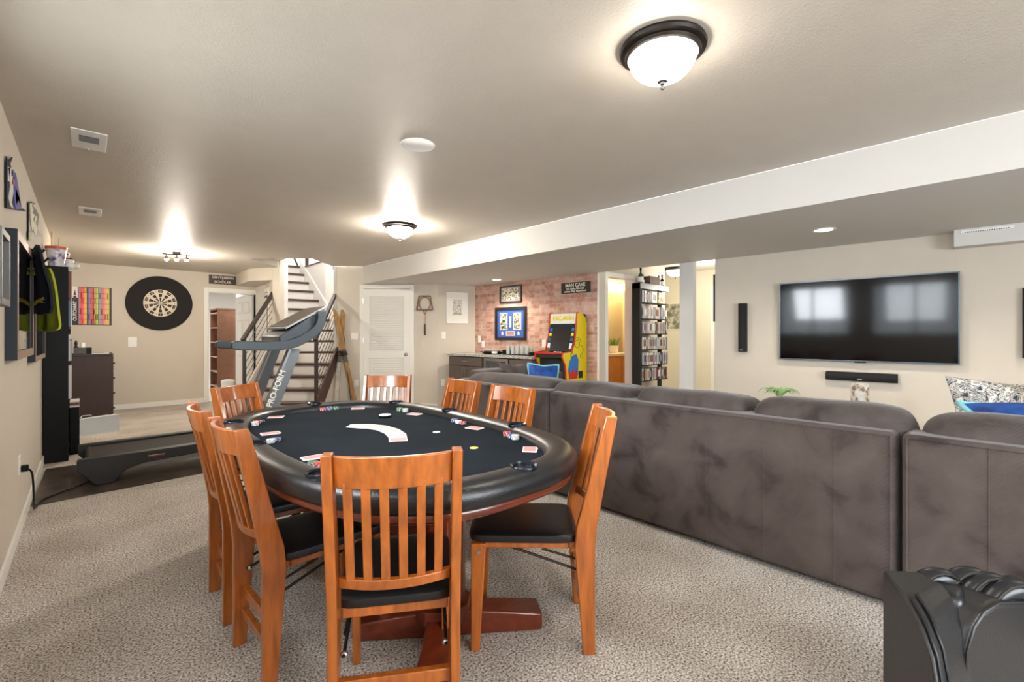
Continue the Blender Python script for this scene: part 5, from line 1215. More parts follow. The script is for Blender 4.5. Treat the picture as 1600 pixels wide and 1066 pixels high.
# ------------------------------------------------------------------ left corner: black shelf, dresser, cases
t = thing('tall_shelf', 'tall black bookshelf standing side-on against the left wall', 'shelf', (LX + 0.004, 6.45, 0))
dp_, hs_ = 0.183, 1.945
g = G(); g.box(0.002, dp_, 0, 0.02, 0, hs_, BLACK); g.build('side_panel', t, bevel=0.002); g = G(); g.box(0.002, dp_, 0.83, 0.85, 0, hs_, BLACK); g.build('side_panel', t)
g = G(); g.box(0.002, 0.01, 0.02, 0.83, 0, hs_, BLACK); g.build('back_board', t)
SZ = [0.02, 0.60, 0.98, 1.33, 1.62, 1.92]
for z in SZ: g = G(); g.box(0.01, dp_, 0.02, 0.83, z, z + 0.02, BLACK); g.build('shelf_board', t)
bk = 0
rnd = random.Random(5)
for si, z in enumerate(SZ[:5]):
    if si == 0: continue
    y = 0.03
    for k in range(7):
        wd = rnd.uniform(0.02, 0.045); hh = rnd.uniform(0.20, 0.27) if si > 1 else 0.33; dd_ = rnd.uniform(0.188, 0.206)
        cc = rnd.choice(['white', 'pale grey', 'dark red', 'beige', 'blue', 'white'])
        g = G(); g.box(0.04, dd_, 0, wd - 0.002, 0, hh, cm[cc]); o = g.build('book', loc=(LX + 0.004, 6.45 + y, z + 0.0205)); y += wd
        tag(o, '%s book, %s from the near end, %s filled row up of the black shelf' % (cc, nth(k + 1), nth(si)), 'book', 'books in the tall black shelf')
t = thing('cube_stool', 'low black box beside the foot of the tall shelf with a red folder on top', 'storage box', (-0.130, 6.75, 0)); g = G(); g.box(0, 0.075, 0, 0.34, 0, 0.50, BLACK); g.build('box_body', t, bevel=0.004)
g = G(); g.box(0, 0.075, 0.0, 0.3, 0, 0.018, cm['white']); g.box(0, 0.075, 0.0, 0.3, 0.018, 0.05, cm['dark red']); g.box(0, 0.075, 0.0, 0.3, 0.05, 0.06, cm['white']); tag(g.build('folder', loc=(-0.130, 6.75, 0.501)), 'red and white folder lying on the low black box', 'folder')
# on top of the shelf
def col(x, y, z): return (x, y, z)
jar = thing('lidded_pitcher', 'clear patterned plastic tub with orange lid on top of the black shelf', 'tub', (-0.225, 6.60, 1.942))
g = G(); g.lathe([(0, 0), (0.058, 0), (0.080, 0.19), (0.077, 0.19), (0.055, 0.01), (0, 0.01)], (0, 0, 0), splotch('printed_plastic', [(0.38, (60, 70, 130)), (0.48, (214, 206, 214)), (0.60, (226, 224, 226))], 14, 0.3), 28); g.build('tub_body', jar)
g = G(); g.lathe([(0.084, 0.185), (0.086, 0.21), (0.02, 0.222), (0, 0.222)], (0, 0, 0), mat('orange_lid', (206, 90, 56), 0.4), 28); g.build('lid', jar)
g = G(); g.tube([(-0.03, -0.02, 0.21), (-0.03, -0.02, 0.36)], 0.009, mat('straw', (226, 190, 150), 0.4), 8); g.tube([(0.02, 0.0, 0.21), (0.02, 0.0, 0.30)], 0.006, mat('straw', (226, 190, 150), 0.4), 8); g.build('straw', jar)
fg = thing('bobblehead', 'small figurine with white and black cap behind the white helmet bank', 'figurine', (-0.175, 6.95, 1.942))
g = G(); g.lathe([(0, 0), (0.035, 0), (0.03, 0.015), (0.022, 0.05), (0.028, 0.10), (0.012, 0.13), (0, 0.13)], (0, 0, 0), BLACK, 16); g.ell((0, 0, 0.165), (0.04, 0.04, 0.045), mat('skin_tone', (206, 160, 128), 0.6)); g.build('figure_body', fg)
g = G(); g.ell((0, 0, 0.190), (0.045, 0.045, 0.032), WHITE); g.ell((0.0, -0.035, 0.185), (0.035, 0.03, 0.008), BLACK); g.build('cap', fg)
hb = thing('helmet_bank', 'white helmet-shaped bank with dark top at the shelf front', 'helmet bank', (-0.135, 6.72, 1.942))
g = G(); g.ell((0, 0, 0.045), (0.052, 0.052, 0.046), WHITE); g.ell((0.055, 0, 0.045), (0.03, 0.03, 0.03), WHITE); g.build('bank_body', hb); g = G(); g.lathe([(0.038, 0.07), (0.042, 0.10), (0.03, 0.112), (0, 0.115)], (0, 0, 0), WHITE, 20); g.lathe([(0.034, 0.105), (0.028, 0.122), (0, 0.124)], (0, 0, 0), mat('maroon', (84, 30, 34), 0.5), 20); g.build('bank_cap', hb)
# dresser
t = thing('dresser', 'dark espresso chest of drawers in the far left corner, seen side-on', 'dresser', (LX + 0.01, 9.27, 0)); dw = 0.60
g = G(); g.box(0, dw, 0, 0.75, 0, 0.955, ESP); g.box(0, dw + 0.012, -0.01, 0.76, 0.955, 0.98, ESP); g.build('body', t, bevel=0.003)
for k in range(4):
    z0 = 0.04 + k * 0.228; g = G(); g.box(dw, dw + 0.012, 0.01, 0.74, z0, z0 + 0.215, ESP); dr = g.build('drawer', t)
    for y in (0.02, 0.73)[:1]: g = G(); g.ell((dw + 0.022, 0.10, z0 + 0.11), (0.014, 0.014, 0.014), IRON, 12, 8); g.build('drawer_knob', dr)
t = thing('set_top_box', 'dark grey box on top of the espresso dresser', 'electronics box', (-0.14, 9.40, 0.981)); g = G(); g.box(0, 0.20, 0, 0.22, 0, 0.095, mat('box_grey', (70, 70, 72), 0.5)); g.build('box_body', t, bevel=0.004); g = G(); g.box(0.14, 0.20, -0.002, 0.0, 0.0, 0.095, BLACK); g.build('front_panel', t)
t = thing('candle', 'short pale candle standing on the dark grey box', 'candle', (-0.04, 9.50, 1.077)); g = G(); g.lathe([(0, 0), (0.028, 0), (0.028, 0.07), (0.02, 0.07), (0.02, 0.055), (0, 0.055)], (0, 0, 0), PAPER, 20); g.build('candle_wax', t)
t = thing('desk_ornament', 'small dark ornament beside the candle on the dresser', 'ornament', (-0.115, 9.50, 1.077)); g = G(); g.lathe([(0, 0), (0.03, 0), (0.012, 0.03), (0.02, 0.06), (0.01, 0.10), (0, 0.11)], (0, 0, 0), IRON, 14); g.build('ornament_body', t)
g = G(); g.box(0, 0.26, 0, 0.20, 0, 0.006, PAPER); tag(g.build('paper_stack', loc=(0.0, 9.42, 0.981)), 'flat white papers on the right of the dresser top', 'papers')
# aluminium chip case
Pc = Vector(atz(120.5, 684, 0)); Pd = Vector(atz(186, 673, 0)); aC = math.atan2((Pd - Pc).y, (Pd - Pc).x); Lc = (Pd - Pc).length
t = thing('chip_case', 'white aluminium carrying case standing on the carpet by the dresser', 'carrying case', (Pc.x, Pc.y, 0), aC)
ALU = mat('aluminium', (206, 210, 216), 0.4, 0.2)
g = G(); g.box(0.006, Lc - 0.006, 0, 0.09, 0.006, 0.212, mat('case_panel', (196, 202, 208), 0.5)); g.build('case_body', t)
g = G()
for a0, a1, b0, b1 in ((0, Lc, 0, 0.010), (0, Lc, 0.208, 0.218), (0, 0.010, 0, 0.218), (Lc - 0.010, Lc, 0, 0.218)): g.box(a0, a1, -0.003, 0.093, b0, b1, ALU)
g.build('case_edging', t, bevel=0.002)
g = G(); g.tube([(0.06, 0.045, 0.218), (0.065, 0.045, 0.245), (0.075, 0.045, 0.252), (0.16, 0.045, 0.252), (0.17, 0.045, 0.245), (0.175, 0.045, 0.218)], 0.006, METAL, 8); g.build('case_handle', t)
for xx in (0.03, Lc - 0.10): g = G(); g.box(xx, xx + 0.04, 0.03, 0.06, 0.218, 0.226, METAL); g.build('latch', t)

# ------------------------------------------------------------------ left wall pictures, pennants, jersey, towel
def lthing(name, lab, cat, y, z, off=0.0): return thing(name, lab, cat, (LX + off, y, z), R(90))
OAK = mat('frame_inner_wood', (150, 122, 104), 0.5)
def shadowbox(lab, y0, y1, z0, z1, th, fw, inner, pic):
    t = lthing('shadow_box', lab, 'framed picture', (y0 + y1) / 2, (z0 + z1) / 2); W_, H_ = y1 - y0, z1 - z0
    SB = mat('slate_frame', (40, 45, 52), 0.5, spec=0.25)
    g = G()
    for a0, a1, b0, b1 in ((-W_ / 2, W_ / 2, H_ / 2 - fw, H_ / 2), (-W_ / 2, W_ / 2, -H_ / 2, -H_ / 2 + fw), (-W_ / 2, -W_ / 2 + fw, -H_ / 2 + fw, H_ / 2 - fw), (W_ / 2 - fw, W_ / 2, -H_ / 2 + fw, H_ / 2 - fw)):
        g.box(a0, a1, -th, 0, b0, b1, SB); g.box(a0 + 0.001, a1 - 0.001, -th - 0.002, -th, b0 + 0.001, b1 - 0.001, OAK)
    g.build('frame', t)
    g = G(); g.box(-W_ / 2 + fw, W_ / 2 - fw, -0.02, -0.001, -H_ / 2 + fw, H_ / 2 - fw, inner); g.build('backing', t)
    g = G(); pic(g, W_, H_); g.build('mounted_jersey', t)
    g = G(); g.box(-W_ / 2 + fw, W_ / 2 - fw, -th + 0.006, -th + 0.009, -H_ / 2 + fw, H_ / 2 - fw, mat('pane_glass', (240, 244, 244), 0.02, trans=1.0)); g.build('glass_pane', t); return t
def jer(g, W_, H_):
    m = mat('jersey_grey', (92, 92, 96), 0.8); g.prism([(-0.22, 0.16), (-0.10, 0.22), (0.10, 0.22), (0.22, 0.16), (0.20, 0.0), (0.13, 0.02), (0.13, -0.24), (-0.13, -0.24), (-0.13, 0.02), (-0.20, 0.0)], -0.035, -0.021, m, 'y')
    g.prism([(-0.10, -0.02), (0.10, 0.02), (0.12, -0.02), (-0.08, -0.07)], -0.038, -0.035, mat('jersey_gold', (206, 186, 110), 0.7), 'y')
shadowbox('large black shadow box with a mounted jersey on the left wall', 3.63, 4.66, 1.125, 1.83, 0.047, 0.05, mat('pale_backing', (206, 196, 186), 0.8), jer)
def med(g, W_, H_):
    g.box(-W_ / 2 + 0.12, W_ / 2 - 0.12, -0.024, -0.021, -H_ / 2 + 0.10, H_ / 2 - 0.12, mat('gold_print', (196, 176, 120), 0.7)); g.box(-0.10, 0.10, -0.028, -0.024, -H_ / 2 + 0.12, -H_ / 2 + 0.22, mat('dark_print', (90, 74, 60), 0.7))
shadowbox('second framed piece on the left wall, half hidden by the hanging jerseys', 4.92, 6.02, 1.060, 1.85, 0.042, 0.04, mat('tan_backing', (214, 196, 160), 0.8), med)
t = lthing('picture_frame', 'grey picture frame edge cut by the left border of the view', 'framed picture', 3.13, 1.565); picture('', '', '', t, 0.30, 0.34, 0.03, mat('grey_frame', (112, 110, 106), 0.5), 0.05, mat('frame_dark', (50, 48, 48), 0.6))
def cloth_strip(name, lab, cat, rows, m, thick=0.012, text_=None):
    # rows of (z, y0, y1, offset from the wall); hanging cloth with folds
    t = thing(name, lab, cat, (LX, 0, 0)); g = G(); n = 14; v = []; f = []
    for s_ in (0, 1):
        for i, (z, y0, y1, off) in enumerate(rows):
            for j in range(n + 1):
                u = j / n; v.append((off - s_ * thick + 0.012 * math.sin(u * 15 + i * 0.5) , y0 + (y1 - y0) * u, z))
    N = len(rows) * (n + 1)
    for s_ in (0, 1):
        for i in range(len(rows) - 1):
            for j in range(n):
                a = s_ * N + i * (n + 1) + j; q = (a, a + 1, a + n + 2, a + n + 1); f.append(q if s_ == 0 else q[::-1])
    R_ = len(rows) - 1
    for j in range(n):
        f.append((j, j + N, j + 1 + N, j + 1)); a = R_ * (n + 1) + j; f.append((a, a + 1, a + 1 + N, a + N))
    for i in range(R_):
        a = i * (n + 1); f.append((a, a + n + 1, a + n + 1 + N, a + N)); a += n; f.append((a, a + N, a + n + 1 + N, a + n + 1))
    g.add(v, f, m, True); g.build('cloth', t); return t
NAVY = mat('navy_cloth', (20, 24, 38), 0.85); LIME = mat('lime_cloth', (176, 184, 52), 0.85); YC = mat('yellow_print', (226, 200, 74), 0.8)
def px_rows(rows, Yr, Xl, Yl):
    # rows of (picture row, picture column of the free edge at depth Yr)
    return [(aty(pr_, py, Yr)[2], (Xl, Yl), (aty(pr_, py, Yr)[0], Yr)) for py, pr_ in rows]
def drape(name, lab, cat, rows, m, thick=0.014):
    t = thing(name, lab, cat, (0, 0, 0)); g = G(); n = 18; v = []; f = []
    d_ = Vector((rows[0][2][0] - rows[0][1][0], rows[0][2][1] - rows[0][1][1])).normalized(); nr = Vector((-d_.y, d_.x))
    if nr.y > 0: nr = -nr
    for s_ in (0, 1):
        for i, (z, a, b_) in enumerate(rows):
            for j in range(n + 1):
                u = j / n; k = 0.008 * math.sin(u * 11 + i * 0.35) * min(1, i / 2)
                v.append((a[0] + (b_[0] - a[0]) * u + nr.x * (k - s_ * thick), a[1] + (b_[1] - a[1]) * u + nr.y * (k - s_ * thick), z + 0.006 * math.sin(u * 9)))
    N = len(rows) * (n + 1); Rr = len(rows) - 1
    for s_ in (0, 1):
        for i in range(Rr):
            for j in range(n):
                a = s_ * N + i * (n + 1) + j; q = (a, a + 1, a + n + 2, a + n + 1); f.append(q if s_ == 0 else q[::-1])
    for j in range(n):
        f.append((j, j + N, j + 1 + N, j + 1)); a = Rr * (n + 1) + j; f.append((a, a + 1, a + 1 + N, a + N))
    for i in range(Rr):
        a = i * (n + 1); f.append((a, a + n + 1, a + n + 1 + N, a + N)); a += n; f.append((a, a + N, a + n + 1 + N, a + n + 1))
    g.add(v, f, m, True); g.build('cloth', t); return t
def facing(t, P, Q, polys, off=0.012):
    # thin appliqued print on the draped cloth, given by its outline in the view
    P, Q = Vector(P), Vector(Q); g = G(); d = (Q - P).normalized(); n_ = Vector((d.y, -d.x))
    if n_.y > 0: n_ = -n_
    for pts, m in polys:
        w3 = []
        for x, y in pts:
            a, z = onwall(x, y, P, Q); w3.append((P.x + d.x * a + n_.x * off, P.y + d.y * a + n_.y * off, z))
        k = len(w3); bk = [(x - n_.x * 0.003, y - n_.y * 0.003, z) for x, y, z in w3]
        g.add(w3 + bk, [tuple(range(k)), tuple(range(k, 2 * k))[::-1]] + [(i, i + k, (i + 1) % k + k, (i + 1) % k) for i in range(k)], m)
    g.build('print', t)
NAVY = mat('navy_cloth', (20, 24, 38), 0.85); LIME = mat('lime_cloth', (186, 192, 60), 0.85); YC = mat('yellow_print', (232, 206, 80), 0.8)
rw = px_rows([(383, 57), (392, 60), (405, 62), (425, 67), (445, 75), (465, 79), (482, 80.5), (490, 79)], 4.42, -0.30, 4.74)
t = drape('hanging_jersey', 'navy jersey with yellow crossed print hanging over the second frame', 'jersey', rw, NAVY)
facing(t, (-0.30, 4.74), (rw[5][2][0], 4.42), [([(57, 478), (64, 470), (70, 467), (76, 464.5), (74, 468), (79, 468), (72, 471), (78, 474), (68, 473), (60, 479)], YC), ([(54, 421), (57, 418), (62, 420), (61, 423), (57, 422), (57, 427), (60, 427), (60, 424.5), (63, 425.5), (62, 431), (55, 429)], YC)], 0.026)
rw = px_rows([(420, 76), (428, 79), (440, 81.5), (455, 85), (475, 88), (495, 91), (508, 93.5), (514, 93), (517, 88)], 5.02, -0.295, 5.40)
t = drape('hanging_towel', 'lime yellow towel with dark lettering hanging beside the navy jersey', 'towel', rw, LIME)
facing(t, (-0.295, 5.40), (rw[5][2][0], 5.02), [([(76, 452), (78.5, 452), (81, 458), (83.5, 455), (85.5, 455.5), (81, 463), (79, 460)], NAVY), ([(79, 467), (83, 465.5), (86, 468), (86, 473), (82, 475), (79, 472)], NAVY), ([(81.4, 469), (83.4, 468.4), (84.4, 470.4), (82.6, 472.4), (81.2, 471)], LIME), ([(81, 486), (84, 482), (86, 487), (89.5, 484), (88.6, 488), (86.6, 490.5), (83.5, 488)], NAVY)], 0.026)
t = lthing('coat_rack', 'wooden hook rail above the second frame holding jersey and towel', 'hook rail', 4.72, 1.815); g = G(); g.box(-0.35, 0.35, -0.02, 0, -0.02, 0.02, OAK); g.build('rail', t, bevel=0.003)
for xx in (-0.22, 0.24): g = G(); g.tube([(xx, -0.02, 0), (xx, -0.08, -0.01), (xx, -0.11, 0.03)], 0.008, IRON, 8); g.build('hook', t)
def pennant(lab, outline, m, deco):
    t = thing('pennant', lab, 'pennant', (LX + 0.001, 0, 0)); g = G(); n = len(outline)
    g.prism([(y, z) for y, z in outline], 0.004, 0.010, m, 'x'); g.build('felt', t)
    g = G()
    for pts, mm in deco: g.prism(pts, 0.0102, 0.013, mm, 'x')
    g.build('print', t); return t
PUR = mat('purple_print', (84, 78, 160), 0.7); SIL = mat('silver_print', (206, 202, 200), 0.7)
def PX(pts): return [atx(x, y, LX + 0.008)[1:] for x, y in pts]
pennant('navy and purple felt pennant high on the left wall, nearest the viewer', PX([(9.5, 244), (12, 252), (19, 245.5), (15, 256), (17, 262), (24, 272), (29, 300), (32.5, 324), (41, 330.5), (22, 328), (9.5, 325.5)]), NAVY,
        [(PX([(10.5, 260), (17, 262), (19, 300), (16, 316), (19, 326), (14, 322), (11, 308), (14, 290)]), SIL), (PX([(15.5, 264), (20.5, 268), (20.5, 276), (15.5, 274)]), PUR), (PX([(17, 278), (21, 282), (20, 290), (16.5, 287)]), mat('orange_print', (206, 120, 86), 0.7)), (PX([(21, 270), (24, 276), (30.5, 322), (33, 326.5), (22, 326), (20, 305)]), PUR), (PX([(22, 292), (28, 308), (30, 320), (26, 312), (24, 322), (22, 310)]), SIL), (PX([(11, 262), (13.5, 261), (13, 283), (10.5, 283)]), SIL)])
CRP = mat('cream_print', (206, 198, 172), 0.7)
pennant('black felt pennant with pale swirl print, farther along the left wall', PX([(44, 317), (50, 315.5), (55, 318), (50, 320.5), (56, 328), (60.5, 337), (59, 350), (58, 358), (65, 369), (57, 369), (49, 373.5), (44, 371)]), BLACK,
        [(PX([(45, 318), (50, 317), (48, 321), (51, 328), (49, 333), (53, 336), (50, 342), (53, 350), (49, 362), (47, 352), (46, 336)]), CRP), (PX([(53, 338), (57, 337), (54, 348), (57, 360), (54, 368), (51, 360), (52.5, 348)]), CRP), (PX([(43.5, 362), (47.5, 362), (47.5, 376), (43.5, 376)]), mat('olive_tassel', (150, 146, 100), 0.7))])
t = lthing('wall_outlet', 'white wall outlet low on the left wall with a black plug in it', 'wall outlet', 4.33, 0.43); g = G(); g.box(-0.04, 0.04, -0.006, 0, -0.06, 0.06, WHITE); g.build('cover_plate', t, bevel=0.002); g = G(); g.box(-0.017, 0.017, -0.009, -0.006, 0.006, 0.036, WHITE); g.box(-0.017, 0.017, -0.009, -0.006, -0.036, -0.006, WHITE); g.build('socket', t)
# power cord
t = thing('power_cord', 'black power cord running from the left wall outlet to the treadmill', 'cord', (0, 0, 0)); g = G(); g.box(LX + 0.010, LX + 0.045, 4.312, 4.348, 0.385, 0.425, BLACK); g.build('plug', t, bevel=0.004)
pts = [(LX + 0.04, 4.33, 0.40), (LX + 0.06, 4.34, 0.36), (LX + 0.06, 4.45, 0.20), (LX + 0.05, 4.62, 0.07), (LX + 0.05, 4.80, 0.016), (LX + 0.07, 4.98, 0.016), (-0.17, 5.12, 0.016), (-0.06, 5.24, 0.018), (0.04, 5.34, 0.03), (0.12, 5.42, 0.06)]
def smooth(P, k=5):
    P = [Vector(p_) for p_ in P]; out = []
    for i in range(len(P) - 1):
        p0, p1, p2, p3 = P[max(i - 1, 0)], P[i], P[i + 1], P[min(i + 2, len(P) - 1)]
        for j in range(k):
            u = j / k; out.append(0.5 * ((2 * p1) + (-p0 + p2) * u + (2 * p0 - 5 * p1 + 4 * p2 - p3) * u * u + (-p0 + 3 * p1 - 3 * p2 + p3) * u ** 3))
    return out + [P[-1]]
g = G(); g.tube(smooth(pts), 0.0055, BLACK, 8); g.build('cable', t)

# ------------------------------------------------------------------ treadmill
MATM, nt, p = nodemat('rubber_mat'); p.inputs['Roughness'].default_value = 0.35
tc = nt.nodes.new('ShaderNodeTexCoord'); a = nt.nodes.new('ShaderNodeTexNoise'); a.inputs['Scale'].default_value = 5; a.inputs['Detail'].default_value = 4
nt.links.new(tc.outputs['Object'], a.inputs[0]); r = ramp(nt, [(0.35, (44, 36, 32)), (0.65, (84, 72, 64))]); nt.links.new(a.outputs[0], r.inputs[0]); nt.links.new(r.outputs[0], p.inputs['Base Color'])
g = G(); g.prism([(-0.30, 4.915), (0.75, 5.045), (2.1, 5.16), (2.1, 6.18), (-0.28, 6.18)], 0.0, 0.008, MATM); tag(g.build('treadmill_mat'), 'thin dark floor mat under the treadmill', 'mat')
tm = thing('treadmill', 'grey folding treadmill facing the stairs with tilted console', 'treadmill', (0, 5.20, 0.008))
TW = 0.80
for y0, nm in ((0.0, 0), (TW - 0.10, 1)):
    g = G()
    g.prism([(-0.06, 0.215), (-0.055, 0.14), (0.055, 0.002), (0.17, 0.002), (0.205, 0.05), (0.26, 0.10), (0.38, 0.135), (1.50, 0.20), (1.50, 0.25), (-0.04, 0.225)], y0, y0 + 0.10, TREADD, 'y'); sd = g.build('side_rail', tm, bevel=0.006)
    g = G(); g.prism([(0.38, 0.10), (1.50, 0.155), (1.50, 0.196), (0.30, 0.13)], y0 + 0.005, y0 + 0.095, mat('rail_silver', (120, 120, 122), 0.4, 0.4), 'y'); g.build('lower_trim', sd)
    if nm == 0: g = G(); g.box(0.40, 0.52, -0.002, 0, 0.176, 0.186, mat('badge_red', (140, 40, 40), 0.5)); g.box(0.40, 0.52, -0.002, 0, 0.188, 0.194, METAL); g.build('badge', sd)
g = G(); g.hexa([(0.02, 0.10, 0.165), (1.5, 0.10, 0.19), (1.5, TW - 0.10, 0.19), (0.02, TW - 0.10, 0.165)], [(0.02, 0.10, 0.205), (1.5, 0.10, 0.235), (1.5, TW - 0.10, 0.235), (0.02, TW - 0.10, 0.205)], BELT); g.build('running_belt', tm)
g = G(); g.tube([(0.02, 0.10, 0.182), (0.02, TW - 0.10, 0.182)], 0.028, BELT, 16); g.build('rear_roller', tm)
g = G(); g.ell((1.55, TW / 2, 0.20), (0.26, TW / 2, 0.10), TREADD, 32, 12, 0.5, 0.4); g.build('motor_hood', tm)
g = G(); g.box(0.9, 1.5, 0.05, TW - 0.05, 0.0, 0.05, BLACKM); g.build('base_frame', tm)
for y0, nm in ((0.02, 0), (TW - 0.10, 1)):
    g = G(); b0 = Vector((1.245, 0, 0.14)); b1 = Vector((1.62, 0, 1.10)); wv = 0.155; wt = 0.125
    g.hexa([(1.20, y0, 0.14), (1.20 + wv, y0, 0.14), (1.20 + wv, y0 + 0.085, 0.14), (1.20, y0 + 0.085, 0.14)], [(1.575, y0, 1.10), (1.575 + wt, y0, 1.10), (1.575 + wt, y0 + 0.085, 1.10), (1.575, y0 + 0.085, 1.10)], mat('upright_silver_grey', (118, 126, 134), 0.35, 0.2))
    up = g.build('upright', tm, bevel=0.010)
    g = G(); g.hexa([(1.205, y0 - 0.002, 0.14), (1.235, y0 - 0.002, 0.14), (1.235, y0, 0.14), (1.205, y0, 0.14)], [(1.58, y0 - 0.002, 1.10), (1.60, y0 - 0.002, 1.10), (1.60, y0, 1.10), (1.58, y0, 1.10)], METAL); g.build('silver_strip', up)
    if nm == 0:
        an = math.atan2(0.96, 0.36); text('lettering', 'PRO-FORM', 0.080, (1.452, y0 - 0.004, 0.70), WHITE, up, rot=(R(90), -an, 0), sx=1.0, bold=0.002)
for y0, nm in ((-0.02, 0), (TW - 0.08, 1)):
    g = G(); P_ = [(1.04, y0 + 0.03, 1.155), (1.10, y0 + 0.03, 1.150), (1.25, y0 + 0.03, 1.145), (1.45, y0 + 0.03, 1.140), (1.62, y0 + 0.03, 1.165), (1.76, y0 + 0.03, 1.235), (1.87, y0 + 0.03, 1.33), (1.91, y0 + 0.03, 1.44), (1.90, y0 + 0.03, 1.52)]
    sp3 = smooth(P_, 4); v = []; f = []
    for i, q in enumerate(sp3):
        tg = (sp3[min(i + 1, len(sp3) - 1)] - sp3[max(i - 1, 0)]).normalized(); up_ = Vector((-tg.z, 0, tg.x)); hh = 0.045 * min(1, 0.55 + i * 0.12)
        for s1, s2 in ((-0.028, -1), (0.028, -1), (0.028, 1), (-0.028, 1)): v.append(q + Vector((0, s1, 0)) + up_ * hh * s2 - Vector((0, 0, 0.0)))
    for i in range(len(sp3) - 1):
        for k in range(4): f.append((i * 4 + k, i * 4 + (k + 1) % 4, i * 4 + 4 + (k + 1) % 4, i * 4 + 4 + k))
    f += [(3, 2, 1, 0), tuple(range(len(v) - 4, len(v)))]
    g.add(v, f, TREAD); g.build('handrail', tm, bevel=0.012, ang=50)
g = G(); g.hexa([(1.50, 0.05, 1.16), (1.86, 0.05, 1.30), (1.86, TW - 0.05, 1.30), (1.50, TW - 0.05, 1.16)], [(1.49, 0.05, 1.24), (1.88, 0.05, 1.50), (1.88, TW - 0.05, 1.50), (1.49, TW - 0.05, 1.24)], TREAD); cs = g.build('console_base', tm, bevel=0.012)
g = G(); g.hexa([(1.56, 0.06, 1.315), (2.00, 0.06, 1.565), (2.00, TW - 0.06, 1.565), (1.56, TW - 0.06, 1.315)], [(1.55, 0.06, 1.335), (1.99, 0.06, 1.585), (1.99, TW - 0.06, 1.585), (1.55, TW - 0.06, 1.335)], mat('console_silver', (170, 172, 176), 0.35, 0.3)); cn = g.build('console', tm, bevel=0.004)
g = G(); g.hexa([(1.57, 0.09, 1.348), (1.97, 0.09, 1.575), (1.97, TW - 0.09, 1.575), (1.57, TW - 0.09, 1.348)], [(1.568, 0.09, 1.352), (1.968, 0.09, 1.579), (1.968, TW - 0.09, 1.579), (1.568, TW - 0.09, 1.352)], mat('console_face', (92, 80, 72), 0.4)); g.build('display_panel', cn)
g = G(); g.box(1.86, 1.90, 0.08, 0.14, 1.36, 1.50, METAL); g.box(1.82, 1.94, 0.10, TW - 0.10, 1.34, 1.46, mat('console_blue_black', (30, 40, 52), 0.3)); g.build('cup_tray', tm)
g = G(); g.box(1.42, 1.50, 0.10, TW - 0.10, 1.14, 1.19, TREAD); g.build('grip_bar', tm)

# ------------------------------------------------------------------ staircase
st = thing('staircase', 'open dark wood staircase turning up through the ceiling opening', 'staircase', (0, 0, 0))
rise = 0.195; RA, RB = -4.10, -3.075
def tread(poly, z, nose=0.0):
    g = G(); g.prism([q[:2] for q in poly], z - 0.038, z, DWOOD); g.build('tread', st, bevel=0.004)
def riser(p0, p1, z0, z1):
    g = G(); a, b_ = Vector(p0[:2]), Vector(p1[:2]); d = (b_ - a).normalized(); n = Vector((d.y, -d.x)) * -0.012
    g.prism([(a.x, a.y), (b_.x, b_.y), (b_.x + n.x, b_.y + n.y), (a.x + n.x, a.y + n.y)], z0, z1, WALLW); g.build('riser', st)
ds = [7.36, 7.58, 7.80, 8.02, 8.25]
for k in range(4):
    z = rise * (k + 1); d0, d1 = ds[k], ds[k + 1]
    tread([ax(d0 - 0.03, RA), ax(d0 - 0.03, RB), ax(d1 + 0.02, RB), ax(d1 + 0.02, RA)], z); riser(ax(d0, RA), ax(d0, RB), rise * k, z - 0.038)
piv = Vector((2.625, 8.74))
def wl(ang, L=1.15):    # winder nosing line from the pivot
    return (piv.x + L * math.cos(R(ang)), piv.y + L * math.sin(R(ang)))
yawd = math.degrees(YAW)
angs = [-yawd, -yawd * 0.66, -yawd * 0.33, 0]
def clipx(pt, lim=3.374):
    if pt[0] <= lim: return pt
    u = (lim - piv.x) / (pt[0] - piv.x); return (lim, piv.y + (pt[1] - piv.y) * u)
def wpt(a):
    d = (math.cos(R(a)), math.sin(R(a)))
    # intersect with right wall: 45 degree wall r=RB then x=3.374
    L1 = (3.374 - piv.x) / d[0]; q = (piv.x + d[0] * L1, piv.y + d[1] * L1)
    r_ = q[0] * CY - q[1] * SY
    if r_ > RB:
        r0 = piv.x * CY - piv.y * SY; dr_ = d[0] * CY - d[1] * SY; L1 = (RB - r0) / dr_; q = (piv.x + d[0] * L1, piv.y + d[1] * L1)
    return q
for i in range(3):
    a0, a1 = angs[i], angs[i + 1]; z = rise * (5 + i); p0, p1 = wpt(a0), wpt(a1)
    poly = [(piv.x, piv.y), p0]
    if i == 0 and p1[0] > 3.36 and p0[0] < 3.36: poly.append((3.37, 8.24))
    poly += [p1]
    tread(poly, z); riser((piv.x, piv.y), p0, z - rise, z - 0.038)
Y0 = 8.76
for k in range(8, 15):
    ya = Y0 + (k - 8) * 0.275; z = rise * k; tread([(2.622, ya - 0.03), (3.374, ya - 0.03), (3.374, ya + 0.29), (2.622, ya + 0.29)], z); riser((2.622, ya), (3.374, ya), z - rise, z - 0.038)
# white skirt board along the right of the upper flight
g = G(); g.prism([(8.30, rise * 7 + 0.06), (8.70, rise * 8 + 0.16), (Y0 + 6 * 0.275, rise * 14 + 0.16), (Y0 + 6 * 0.275, rise * 14 - 0.2), (8.70, rise * 7), (8.30, rise * 6)], 3.355, 3.374, TRIM, 'x'); g.build('skirt_board', st)
